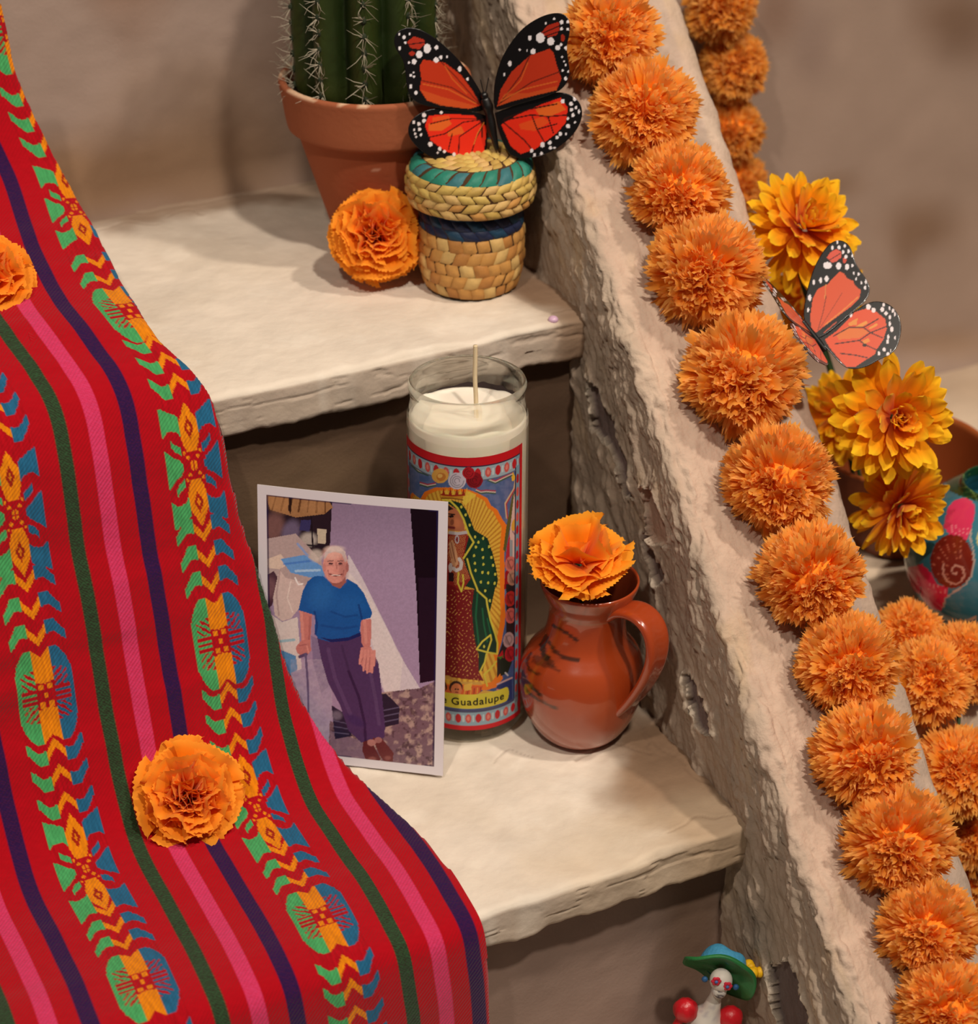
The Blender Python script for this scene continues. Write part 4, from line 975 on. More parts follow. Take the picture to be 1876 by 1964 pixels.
def paint_RH(p):
    p.poly([(1332,690),(1420,640),(1560,580),(1660,545),(1700,600),(1690,680),(1640,740),(1520,830),(1440,856),(1385,812)], (220, 44, 22))
    p.poly([(1520,610),(1650,565),(1690,610),(1600,650),(1540,640)], (214, 106, 36), .8); p.poly([(1430,690),(1560,650),(1600,680),(1520,730),(1440,720)], (216, 84, 30), .7)
    for q in ([(1340,670),(1500,640),(1590,650),(1700,640)], [(1345,680),(1460,780),(1510,840)], [(1500,640),(1530,720),(1570,790)], [(1590,650),(1620,740)], [(1350,660),(1480,610),(1640,580)], [(1530,720),(1640,690)]): p.line(q, 7, (44, 16, 14))
    dots(p, [(1672,565,11),(1718,578,10),(1738,552,9),(1720,610,9),(1745,598,6,10),(1728,640,9),(1762,620,5,14),(1702,702,12,12),(1658,745,10,13),(1640,765,9),(1690,745,6),(1600,795,10),(1560,806,12),(1604,822,9),(1626,822,5),(1500,838,10),(1555,855,9),(1516,862,8),(1700,660,7),(1740,680,5)])
def paint_LF(p):
    p.poly([(1218,585),(1170,500),(1110,420),(1020,352),(900,335),(880,370),(890,440),(880,500),(920,560),(1020,590),(1150,606)], (180, 50, 22))
    p.fill(in_poly(p.X, p.Y, [(885,500),(1000,540),(1200,590),(1150,606),(1000,590),(920,560)]) * .6, (200, 88, 36))
    for q in ([(1205,570),(1080,430),(1000,350)], [(1210,580),(1060,490),(890,450)]): p.line(q, 6, (72, 22, 14), .8)
    p.line([(1190,575),(1040,500),(900,470)], 7, (206, 104, 40), .7); p.line([(1140,520),(1060,440),(1020,370)], 6, (206, 110, 40), .6)
    p.poly([(810,235),(850,205),(905,225),(910,250),(880,278),(830,270)], (168, 46, 28)); p.line([(820,250),(905,240)], 6, (40, 16, 14)); p.ell(838, 300, 16, 12, (160, 44, 26))
    dots(p, [(922,274,20,26),(878,306,17,20),(850,345,13),(972,338,14,15),(974,268,11,12),(998,322,9,11),(1032,318,6),(1102,385,11,15),(1145,440,7,10),(795,210,9),(825,190,6),(768,190,6),(802,240,7),(770,270,8,11),(822,350,6),(832,420,7),(850,428,6),(832,482,8,12),(845,405,5),(860,518,8,10)])
def paint_LH(p):
    p.poly([(1252,705),(1180,642),(1050,635),(930,645),(910,700),(940,780),(1020,840),(1120,872),(1235,850)], (222, 46, 24))
    p.poly([(930,690),(1040,665),(1060,690),(1000,730),(930,730)], (216, 106, 38), .8); p.poly([(1030,735),(1110,700),(1130,740),(1040,760)], (216, 100, 36), .8); p.poly([(950,655),(1040,642),(1050,662),(950,680)], (220, 90, 34), .7)
    for q in ([(1240,660),(1120,680),(1020,745),(930,765)], [(1245,665),(1190,770),(1160,870)], [(1245,660),(1100,760),(1095,850)], [(1200,660),(1060,660),(940,690)], [(1060,745),(1040,830)], [(1225,680),(1225,760)]): p.line(q, 6, (44, 16, 14))
    p.line([(1235,680),(1200,740),(1180,800)], 5, (226, 130, 50), .8)
    dots(p, [(905,642,11,13),(905,672,10),(848,680,8),(876,690,9),(880,720,9),(888,750,7),(850,722,6),(856,745,6),(940,802,13,13),(992,828,10),(1018,842,8),(1070,858,9),(1100,862,7),(1134,880,10),(1168,882,8),(1060,885,6),(1128,904,9),(1160,900,7),(980,850,5),(862,762,5),(1000,626,8)], (226, 214, 214))

def upright_butterfly():
    t = thing('butterfly_ornament', 'orange and black butterfly ornament standing upright on the straw basket lid', 'butterfly', group='butterfly ornaments')
    P0 = np.array([.0605, .1120, .2640])
    n0 = -FWDH + np.array([0, 0, .22])
    z1 = lambda P: (500 + P[:, 0] / 2.886, P[:, 1] / 2.886)
    def mapper(sgn, dx):
        n = n0 - RIGHT * sgn * dx
        def f(P):
            X, Y = z1(P)
            Q = plane_hit(X, Y, P0, n / np.linalg.norm(n))
            hx = np.abs(P[:, 0] - 1268) / 450
            return Q - FWD * (np.sin(hx * 2.4) * .0025)[:, None]
        return f
    wing('forewing', BF_R, mapper(1, .38), paint_RF, t, M_WING, 4.4)
    wing('hindwing', BH_R, mapper(1, .30), paint_RH, t, M_WING, 4.4)
    wing('forewing', BF_L, mapper(-1, .32), paint_LF, t, M_WING, 4.4)
    wing('hindwing', BH_L, mapper(-1, .26), paint_LH, t, M_WING, 4.4)
    bp = np.array([(1238, 545), (1250, 570), (1262, 610), (1272, 660), (1282, 720), (1296, 780), (1308, 832)], float)
    X, Y = z1(bp); W = plane_hit(X, Y, P0, n0 / np.linalg.norm(n0)) - FWD * .0012
    V, F = tube(chaikin(W, 2), np.interp(np.linspace(0, 1, len(chaikin(W, 2))), [0, .08, .3, .4, .6, 1], [.0014, .0024, .0030, .0022, .0024, .0010]), 12)
    hd, hf = ball(W[0] + UP * .0012, .0021, 12, 8)
    mesh('body', *join([(V, F), (hd, hf)]), M_BLACK, t)
    for ex, ey in ((1216, 440), (1262, 430)):
        X, Y = z1(np.array([(1240, 540), ((1240 + ex) / 2, 490), (ex, ey)], float)); A = plane_hit(X, Y, P0, n0 / np.linalg.norm(n0)) - FWD * .001
        mesh('antenna', *tube(chaikin(A, 2), .00028, 6), M_BLACK, t)
upright_butterfly()

def perched_butterfly():
    t = thing('butterfly_ornament', 'glossy pale orange butterfly ornament half folded among yellow flowers beyond the garland', 'butterfly', group='butterfly ornaments')
    z6 = lambda P: (1450 + P[:, 0] / 6.052, 440 + P[:, 1] / 6.052)
    P0 = on(1563, 645, 'z', .192)
    n0 = -FWD + RIGHT * -.12 + UP * .28; n0 /= np.linalg.norm(n0)
    f = lambda P: plane_hit(*z6(P), P0, n0)
    FW = [(620,1200),(570,1110),(552,1000),(560,880),(590,720),(640,540),(700,390),(770,270),(850,170),(930,128),(1010,130),(1080,180),(1120,260),(1150,380),(1210,480),(1270,560),(1315,640),(1325,720),(1290,810),(1200,900),(1080,1000),(940,1120),(800,1230),(700,1270)]
    HW = [(700,1270),(800,1230),(950,1110),(1100,980),(1260,870),(1380,830),(1500,850),(1590,900),(1660,1000),(1690,1120),(1680,1240),(1640,1370),(1570,1450),(1480,1490),(1400,1530),(1320,1580),(1200,1620),(1060,1620),(960,1540),(840,1400),(740,1310)]
    def pf(p):
        p.poly([(640,1170),(632,1000),(660,800),(720,690),(830,640),(900,560),(970,490),(1020,510),(1060,570),(1130,600),(1150,650),(1220,710),(1200,800),(1100,900),(950,1010),(800,1120),(700,1200)], (206, 82, 48))
        p.line([(720,1170),(780,960),(812,800),(805,640)], 10, (60, 30, 26), .7); p.line([(740,1150),(900,900),(1000,740)], 9, (110, 46, 32), .6); p.line([(800,1110),(1000,950),(1180,790)], 16, (224, 140, 66), .7); p.line([(800,800),(812,640)], 10, (224, 150, 80), .7)
        p.poly([(820,330),(860,270),(930,230),(990,260),(995,320),(940,370),(880,390)], (206, 84, 66)); p.line([(850,360),(980,280)], 10, (70, 36, 36)); p.ell(1028, 360, 22, 34, (196, 70, 50))
        p.line([(790,1200),(930,1080)], 14, (196, 84, 56), .8)
        dots(p, [(945,150,12,22),(1032,190,12,22),(965,212,18,24),(888,215,14,24),(1012,265,16,22),(1073,255,14,22),(1045,320,18,24),(1120,305,10,20),(830,420,50,40),(960,425,30,40),(1058,438,26,34),(1120,420,13,20),(1190,520,14,22),(1138,508,10,18),(1165,575,10,20),(1222,620,10,20),(1278,610,14,24),(1268,680,14,24),(820,575,24,34),(752,592,18,34),(672,615,13,28),(625,795,20,38),(606,935,12,26)])
    def ph(p):
        p.poly([(800,1280),(950,1170),(1060,1060),(1150,960),(1280,920),(1400,960),(1500,1040),(1520,1150),(1480,1280),(1400,1400),(1380,1450),(1270,1520),(1150,1600),(1050,1600),(960,1500),(860,1380)], (214, 80, 46))
        p.poly([(930,1220),(1060,1130),(1250,1160),(1320,1190),(1200,1260),(960,1280)], (214, 118, 52), .8); p.poly([(1070,1090),(1180,1030),(1170,1110),(1080,1120)], (220, 150, 66), .8); p.poly([(1150,1130),(1280,1060),(1300,1090),(1200,1150)], (222, 150, 66), .9); p.poly([(1300,1150),(1400,1090),(1420,1110),(1330,1160)], (222, 150, 66), .9); p.poly([(1210,1310),(1300,1260),(1330,1300),(1260,1330)], (220, 140, 60), .9)
        for q in ([(900,1240),(1080,1140),(1250,1140),(1420,1040)], [(920,1330),(1200,1290),(1330,1200),(1510,1130)], [(1200,1290),(1270,1340),(1400,1400)], [(980,1440),(1150,1460),(1290,1490)], [(1250,1140),(1330,1200),(1470,1260)]): p.line(q, 14, (70, 26, 22))
        p.ell(1265, 1345, 26, 18, (40, 18, 18))
        dots(p, [(1102,995,14,26),(1305,900,28,32),(1365,938,26,28),(1467,932,22,28),(1510,975,20,24),(1485,875,16,24),(1552,915,10,22),(1590,945,11,26),(1612,985,10,26),(1555,1022,13,24),(1553,1095,12,30),(1578,1160,18,34),(1535,1250,12,28),(1528,1305,16,26),(1615,1260,8,22),(1488,1395,18,26),(1428,1440,14,26),(1532,1448,16,24),(1566,1405,7,18)], (232, 220, 222))
    wing('forewing', FW, f, pf, t, M_WING_SHINY, 9.0)
    wing('hindwing', HW, f, ph, t, M_WING_SHINY, 9.0)
    # the other pair of wings stands almost edge-on towards the viewer
    e1 = -RIGHT * .62 + UP * .78; e2 = -FWD * .90 + RIGHT * -.24 + UP * -.36
    e2 /= np.linalg.norm(e2)
    def g(P):
        a = (700 - P[:, 0]) / 6.052 / 3700; b = (1270 - P[:, 1]) / 6.052 / 3700
        return P0 + np.outer(b * .82 - np.abs(a) * 0, e1) + np.outer((P[:, 0] - 640) / 6.052 / 3700 * .62, e2)
    wing('forewing', FW, g, pf, t, M_WING, 9.0)
    wing('hindwing', HW, g, ph, t, M_WING, 9.0)
    V, F = tube(chaikin([P0 - e1 * .009 + e2 * .001, P0 + e2 * .001, P0 + e1 * .010 + e2 * .001], 2), .0016, 10)
    mesh('body', V, F, M_BLACK, t)
perched_butterfly()

# ================================================================== FLOWERS
M_PETAL = material('silk_petal', rough=.75, spec=.12, transl=.32, sheen=.1)
M_STEM = material('green_wire_stem', (40, 66, 34), rough=.6)

def petal_mesh(R, wid, t0, t1, ruffle, k, seed, serr, c_in, c_mid, c_out, nb=8, na=15, cup=0.0, r0=.12, tip=0.0, spoon=False):
    """one petal along +X: t0 -> t1 is its rise (radians) from base to edge"""
    r_ = np.random.default_rng(seed); ph = r_.uniform(0, 6.28)
    a = np.linspace(-1, 1, na)[None].repeat(nb, 0); b = np.linspace(0, 1, nb)[:, None].repeat(na, 1)
    el = t0 + (t1 - t0) * b[:, :1]
    ds = R * (1 - r0) / (nb - 1)
    rad = r0 * R + np.concatenate([[0], np.cumsum(np.cos(el[:-1, 0]) * ds)])
    hgt = np.concatenate([[0], np.cumsum(np.sin(el[:-1, 0]) * ds)])
    slen = r0 * R + np.linspace(0, 1, nb) * R * (1 - r0)
    half = wid * slen if not spoon else wid * R * (.35 + .65 * sstep(0, .72, b[:, 0])) * np.sqrt(np.clip(1 - (np.clip(b[:, 0] - .66, 0, 1) / .36) ** 2, .1, 1))
    edge = 1 - tip * np.abs(a) ** 2.4 * (b ** 3)
    x = rad[:, None] * edge; yv = half[:, None] * a * (1 - tip * .5 * b ** 4)
    n_x, n_z = -np.sin(el), np.cos(el)
    off = ruffle * b ** 1.6 * (np.sin(a * k + ph) + .35 * np.sin(a * k * 1.7 + ph * 2)) + (cup * (a ** 2) * R * b if not spoon else 1.8 * cup * (a ** 2) * wid * R * b * (1.05 - b))
    x = x + n_x * off; z = hgt[:, None] * edge + n_z * off
    if serr:
        s = np.where(np.arange(na) % 2 == 0, 1.0, 1 - serr); s = s * r_.uniform(.97, 1.02, na)
        x[-1] *= s; z[-1] = z[-1] * s
    V = np.stack([x, yv, z], -1)
    w1 = sstep(.05, .6, b)[..., None]; w2 = sstep(.6, 1.0, b)[..., None]
    col = (lin(c_in) * (1 - w1) + lin(c_mid) * w1) * (1 - w2) + lin(c_out) * w2
    col = col * (.88 + .24 * vnoise(a * 4, b * 3, 0, seed))[..., None]
    return V, grid_faces(nb, na), col

def build_flower(root, layers, seed, kind):
    """petals as parts; alike petals share their mesh"""
    r_ = random.Random(seed)
    for li, L in enumerate(layers):
        src = []
        for v in range(2):
            V, F, c = petal_mesh(L['R'], L['w'], L['t'][0], L['t'][1], L['ruf'], L['k'], seed * 31 + li * 5 + v, L.get('serr', 0), *L['cols'], r0=L.get('r0', .12), nb=L.get('nb', 8), na=L.get('na', 15), cup=L.get('cup', 0), tip=L.get('tip', 0), spoon=kind == 'm')
            src.append((V, F, c))
        objs = [None, None]
        for i in range(L['n']):
            v = i % 2
            if objs[v] is None: objs[v] = mesh('petal', src[v][0], src[v][1], M_PETAL, root, col=src[v][2]); o = objs[v]
            else: o = share(objs[v], 'petal', root)
            ang = 2 * math.pi * (i + L.get('ph', 0)) / L['n'] + r_.uniform(-.16, .16)
            s = r_.uniform(.90, 1.08)
            o.matrix_local = Matrix.Translation((0, 0, L.get('z', 0))) @ Matrix.Rotation(ang, 4, 'Z') @ Matrix.Rotation(r_.uniform(-.14, .14), 4, 'Y') @ Matrix.Rotation(r_.uniform(-.2, .2), 4, 'X') @ Matrix.Scale(s, 4)
            o.name = 'petal'

R_ = math.radians
CI, CM, CO = (238, 104, 6), (252, 138, 14), (255, 166, 50)
def carnation_layers(R, cols=(CI, CM, CO), open_=0):
    mk = lambda n, a, b, r, w, ruf, k, z, ph: dict(n=n, t=(R_(a), R_(b)), R=R * r, w=w, ruf=R * ruf, k=k, z=R * z, ph=ph, serr=.028, cols=cols, na=37, nb=9, tip=.26)
    return [mk(8, -14, -40, 1.0, .85, .06, 4, 0, 0), mk(8, 8, -14, 1.02, .85, .08, 4.5, .03, .5), mk(8, 30, 4, 1.0, .85, .09, 5, .06, .2),
            mk(8, 50, 28, .94, .82, .10, 5, .09, .6), mk(7, 66, 46, .88, .8, .11, 5.5, .12, .1), mk(6, 78, 64, .80, .75, .12, 6, .14, .4), dict(mk(5, 88, 84, .68, .7, .13, 6, .16, .4), r0=.03), dict(mk(5, 70, 100, .56, 1.1, .10, 5, .14, .1), r0=.02), dict(mk(3, 80, 110, .46, 1.2, .10, 5, .14, .3), r0=.01)]

def carnation(name, label, pos, normal, R, seed, layers=None, group='loose orange flowers', stem=None, cat='flower'):
    t = thing(name, label, cat, group=group)
    t.matrix_world = Matrix.Translation(Vector(pos)) @ basis(normal, seed * 1.3)
    build_flower(t, layers or carnation_layers(R), seed, 'c')
    V, F = tube([(0, 0, -.26 * R), (0, 0, -.10 * R), (0, 0, .02 * R)], [.05 * R, .13 * R, .04 * R], 10)
    mesh('calyx', V, F, M_STEM, t)
    if stem:
        V, F = tube(stem, .0011, 6); mesh('stem', V, F, M_STEM, t)
    return t
TOCAM = -FWD
carnation('marigold_flower', 'orange ruffled flower lying on the red cloth beside the photograph', (-.1640, -.0245, .0190), TOCAM * .75 + np.array([0, 0, .55]) - UP * .35 + RIGHT * .1, .0262, 3)
carnation('marigold_flower', 'orange ruffled flower at the left edge, on the upper slope of the cloth', on(-22, 562, 'y', .140) + np.array([0, 0, .006]), TOCAM * .8 + np.array([0, 0, .5]) + RIGHT * .1, .0215, 5)
carnation('marigold_flower', 'orange ruffled flower leaning on the terracotta pot left of the straw basket', on(722, 452, 'z', .2155), TOCAM * .9 - RIGHT * .05 + UP * .05, .0243, 8)
JUGF = on(1112, 1080, 'z', .1035)
lay = lambda n, a, b, r, w, ruf, k, z, ph: dict(n=n, t=(R_(a), R_(b)), R=.0232 * r, w=w, ruf=.0232 * ruf, k=k, z=.0232 * z, ph=ph, serr=.028, cols=((232, 96, 4), (251, 142, 14), (255, 174, 48)), na=41, nb=10, tip=.24)
carnation('marigold_flower', 'open orange flower with wide ruffled petals standing in the clay jug', JUGF, np.array([0, 0, 1.0]) + TOCAM * .30 - RIGHT * .10, .0232, 11,
          [lay(6, 16, 0, 1.0, 1.0, .09, 4, 0, 0), lay(6, 30, 14, 1.0, 1.0, .09, 4, .02, .5), lay(5, 46, 34, .98, 1.0, .08, 4.5, .05, .3), lay(4, 60, 54, .9, .95, .09, 5, .07, .1), dict(lay(3, 62, 80, .5, 1.2, .08, 5, .02, .2), r0=.01)],
          stem=[(0, 0, 0), (.002, .001, -.03), (.004, .004, -.066)])

# ---- pompom heads of the garlands: hundreds of frayed tissue strips in one head
POMS = []
def pom_mesh(seed, n=880, dark=0.0):
    """+Z is the heart of the flower; frayed flakes lap outwards from it over a ball"""
    r_ = np.random.default_rng(seed)
    V, F, C = [], [], []
    ci, cm, co = lin((250, 126, 12)), lin((255, 160, 48)), lin((255, 196, 108))
    for i in range(n):
        d = r_.normal(size=3); d /= np.linalg.norm(d)
        if i < 70: d = d * .5 + np.array([0, 0, 1.1]); d /= np.linalg.norm(d)
        heart = d[2] > .80
        t = np.array([d[0] * d[2], d[1] * d[2], -(d[0] ** 2 + d[1] ** 2)]); t /= np.linalg.norm(t) + 1e-9
        psi = r_.uniform(.25, 1.05) * (.5 if heart else 1) - (.5 if d[2] < -.4 else 0)
        l = math.cos(psi) * d + math.sin(psi) * t
        s = np.cross(d, t); a = r_.uniform(-.7, .7) * (2 if heart else 1)
        nrm = np.cross(s, l)
        s = s * math.cos(a) + nrm * math.sin(a); nrm = np.cross(s, l)
        root = d * (r_.uniform(.60, .78) if heart else r_.uniform(.42, .60))
        L = r_.uniform(.34, .54) * (.5 if heart else 1); wd = r_.uniform(.06, .15)
        bend = r_.uniform(-.10, .16); ruf = r_.uniform(.02, .06); ph = r_.uniform(0, 6.28)
        b0 = len(V); K = 4; light = r_.uniform(.86, 1.10); pale = r_.random() < .12
        for j, (f, ww) in enumerate(((0, .5), (.5, .85), (.86, 1.0))):
            for q in range(K):
                x = -1 + 2 * q / (K - 1)
                V.append(root + l * L * f + s * wd * ww * x + nrm * (bend * f * f + ruf * f * math.sin(x * 3 + ph)))
                C.append((ci if j == 0 and not heart else cm if j == 1 else (cm * .5 + co * .5)) * light)
        for j in range(2):
            for q in range(K - 1): a0 = b0 + j * K + q; F.append([a0, a0 + 1, a0 + K + 1, a0 + K])
        for q in range(K - 1):                            # frayed edge
            x = -1 + 2 * (q + .5 + r_.uniform(-.2, .2)) / (K - 1)
            V.append(root + l * L * r_.uniform(.95, 1.09) + s * wd * x * 1.1 + nrm * (bend * 1.1 + ruf * math.sin(x * 3 + ph)))
            C.append((lin((255, 206, 146)) if pale else co) * light); F.append([b0 + 2 * K + q, b0 + 2 * K + q + 1, len(V) - 1])
    for i in range(260):                                  # fine fringe standing out of the ball
        d = r_.normal(size=3); d /= np.linalg.norm(d); s = np.cross(d, r_.normal(size=3)); s /= np.linalg.norm(s)
        wd = r_.uniform(.02, .05); b0 = len(V); T = d * r_.uniform(.96, 1.07) + s * r_.uniform(-.08, .08)
        V += [d * .6 - s * wd, d * .6 + s * wd, d * .85 + s * wd, d * .85 - s * wd, T]; C += [cm, cm, co, co, lin((255, 184, 104))]
        F += [[b0, b0 + 1, b0 + 2, b0 + 3], [b0 + 3, b0 + 2, b0 + 4]]
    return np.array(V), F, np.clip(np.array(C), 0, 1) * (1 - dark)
M_TISSUE = material('tissue_petal', rough=.9, spec=.04, transl=.5)
M_CORE = material('tissue_core', (253, 146, 40), rough=.9)
def pom_source(i, dark):
    k = (i, dark)
    for kk, o in POMS:
        if kk == k: return o
    return None
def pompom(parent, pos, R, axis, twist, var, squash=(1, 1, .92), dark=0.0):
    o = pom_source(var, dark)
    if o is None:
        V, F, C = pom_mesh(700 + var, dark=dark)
        o = mesh('flower_head', V, F, M_TISSUE, parent, col=C)
        POMS.append(((var, dark), o))
        sv, sf = ball((0, 0, 0), .64, 16, 12); core = mesh('flower_core', sv, sf, M_CORE, o); o['core'] = 1
    else:
        core = [c for c in o.children][0]
        o = share(o, 'flower_head', parent); c2 = core.copy(); COL.objects.link(c2); c2.parent = o
    o.matrix_local = Matrix.Translation(Vector(pos)) @ basis(axis, twist) @ Matrix.Diagonal((R * 1.09 * squash[0], R * 1.09 * squash[1], R * 1.09 * squash[2], 1))
    return o

def garland(label, flowers, axis, dark=0.0, vars_=(0, 1, 2, 3), sag=.004, ends=None):
    t = thing('marigold_garland', label, 'garland', group='orange flower garlands')
    pts = [f[0] for f in flowers]
    rr = random.Random(len(flowers))
    for i, (p, R) in enumerate(flowers):
        ax = np.array(axis) + np.array([rr.uniform(-.35, .35), rr.uniform(-.2, .2), rr.uniform(-.3, .25)])
        pompom(t, p, R, ax, rr.uniform(0, 6.28), vars_[(i * 3 + i // 2) % len(vars_)], (1.0, rr.uniform(.92, 1.0), rr.uniform(.82, .92)), dark)
    line = []
    allp = ([ends[0]] if ends else []) + [np.array(p) for p in pts] + ([ends[1]] if ends else [])
    for a, b in zip(allp[:-1], allp[1:]): line += [a, (np.array(a) + b) / 2 + np.array([0, 0, -sag])]
    line.append(allp[-1])
    mesh('garland_string', *tube(chaikin(line, 1), .0010, 6), M_STEM, t)
    return t
GL = [((0.1326, 0.0996, 0.3164), 0.0258), ((0.1351, 0.0671, 0.2851), 0.0270), ((0.1376, 0.0345, 0.2537), 0.0249), ((0.1345, 0.0015, 0.2222), 0.0284), ((0.1325, -0.0386, 0.1834), 0.0295), ((0.1288, -0.0790, 0.1447), 0.0268), ((0.1259, -0.1154, 0.1101), 0.0261), ((0.1276, -0.1472, 0.0782), 0.0240), ((0.1173, -0.1801, 0.0492), 0.0250), ((0.1169, -0.2102, 0.0194), 0.0261), ((0.1150, -0.2401, -0.0094), 0.0233), ((0.1084, -0.2660, -0.0325), 0.0217)]
garland('long garland of fluffy orange flower heads running down the sloping plaster wall', GL, TOCAM * .8 + np.array([-.1, -.3, -.25]), ends=((.136, .15, .352), (.108, -.31, -.075)))
HG = [((.2680, .2020, .2860), .0215), ((.2790, .2020, .2490), .0205), ((.2790, .2020, .2090), .0195), ((.2850, .2020, .1740), .0195)]
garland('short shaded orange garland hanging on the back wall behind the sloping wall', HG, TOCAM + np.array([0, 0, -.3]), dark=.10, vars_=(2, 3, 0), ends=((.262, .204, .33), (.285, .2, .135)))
LG = [((.2230, -.0760, .0240), .0205), ((.2080, -.1130, .0230), .0225), ((.2330, -.1080, .0240), .0215), (tuple(on(1836, 1480, 'y', -.142)), .0235), (tuple(on(1868, 1600, 'y', -.142)), .0215), (tuple(on(1888, 1680, 'y', -.142)), .0215)]
garland('orange garland heaped at the ledge edge below the yellow flowers and turquoise pot', LG, TOCAM + np.array([0, 0, .2]), vars_=(1, 3, 2, 0), ends=((.235, -.05, .01), tuple(on(1900, 1760, 'y', -.142))))

# ---- yellow silk flowers with spoon petals, standing in the brown bowl
YI, YM, YO = (228, 92, 4), (246, 160, 8), (253, 204, 36)
def mum(label, pos, normal, R, seed, stem_to):
    mk = lambda n, a, b, r, w, z, ph, cup: dict(n=n, t=(R_(a), R_(b)), R=R * r, w=w, ruf=R * .015, k=3, z=R * z, ph=ph, cols=(YI, YM, YO), na=9, nb=11, cup=cup, tip=.03)
    ly = [mk(15, -28, -18, 1.0, .135, 0, 0, .10), mk(15, -8, 2, 1.0, .14, .04, .5, .12), mk(14, 14, 22, .95, .15, .08, .2, .14), mk(13, 32, 40, .86, .16, .12, .6, .16), mk(11, 50, 60, .72, .18, .15, .1, .2), mk(8, 66, 80, .56, .20, .17, .4, .25), mk(6, 80, 96, .42, .22, .17, .1, .3), dict(mk(5, 70, 100, .34, .24, .16, .4, .2), r0=.01)]
    t = thing('chrysanthemum', label, 'flower', group='yellow flowers in the clay bowl')
    M = Matrix.Translation(Vector(pos)) @ basis(normal, seed)
    t.matrix_world = M
    build_flower(t, ly, seed, 'm')
    inv = M.inverted()
    pts = [Vector((0, 0, .06 * R)), Vector((0, 0, -.4 * R)), inv @ ((Vector(pos) * .45 + Vector(stem_to) * .55) + Vector((.0, .0, .006))), inv @ Vector(stem_to)]
    mesh('stem', *tube(chaikin([list(q) for q in pts], 2), .0013, 6), M_STEM, t)
BOWL = Vector((.3080, .0480, 0.0008))
ST = lambda dx, dy: tuple(BOWL + Vector((dx, dy, .012)))
mum('large yellow flower facing out, right of the garland and above its smaller neighbour', on(1712, 800, 'z', .149), TOCAM + RIGHT * .18 - UP * .12, .0338, 21, ST(-.01, -.012))
mum('yellow flower tucked below the large yellow one, beside the turquoise pot', on(1722, 968, 'z', .093), TOCAM * .8 + RIGHT * .5 - UP * .45, .0300, 22, ST(-.016, -.004))
mum('yellow flower above the glossy butterfly, near the hanging garland', on(1535, 440, 'z', .215), TOCAM * .8 + RIGHT * .35 + UP * .35, .0330, 23, ST(-.02, .006))
mum('shaded yellow flower directly behind the glossy butterfly', on(1565, 560, 'z', .158), TOCAM * .7 + RIGHT * .3 - UP * .2, .0310, 24, ST(-.012, .012))
mum('dim orange flower half hidden between sloping wall and large yellow flower', on(1618, 800, 'z', .100), TOCAM * .7 - RIGHT * .3 - UP * .4, .0280, 25, ST(-.02, -.014))

def bowl():
    prof = chaikin([(0, 0), (.026, 0), (.028, .0015), (.040, .020), (.0475, .042), (.0500, .058), (.0508, .0605), (.0500, .0620), (.0480, .0610), (.0450, .045), (.036, .02), (.02, .008), (0, .007)], 2)
    V, F = lathe(prof, 100)
    p = Paint(V[..., 0], V[..., 2], (124, 58, 24)); p.fill(np.abs(V[..., 2] - .061) < .0014, (176, 96, 48)); p.fill(sstep(.4, .7, fbm(V[..., 0] * 40, V[..., 1] * 40, V[..., 2] * 90, 4, 601)) * .4, (112, 46, 16))
    o = mesh('clay_bowl', V, F, material('brown_clay', rough=.4, spec=.4), col=p.flat(), loc=BOWL)
    tag(o, 'brown clay bowl on the ledge holding the yellow flowers', 'bowl')
bowl()

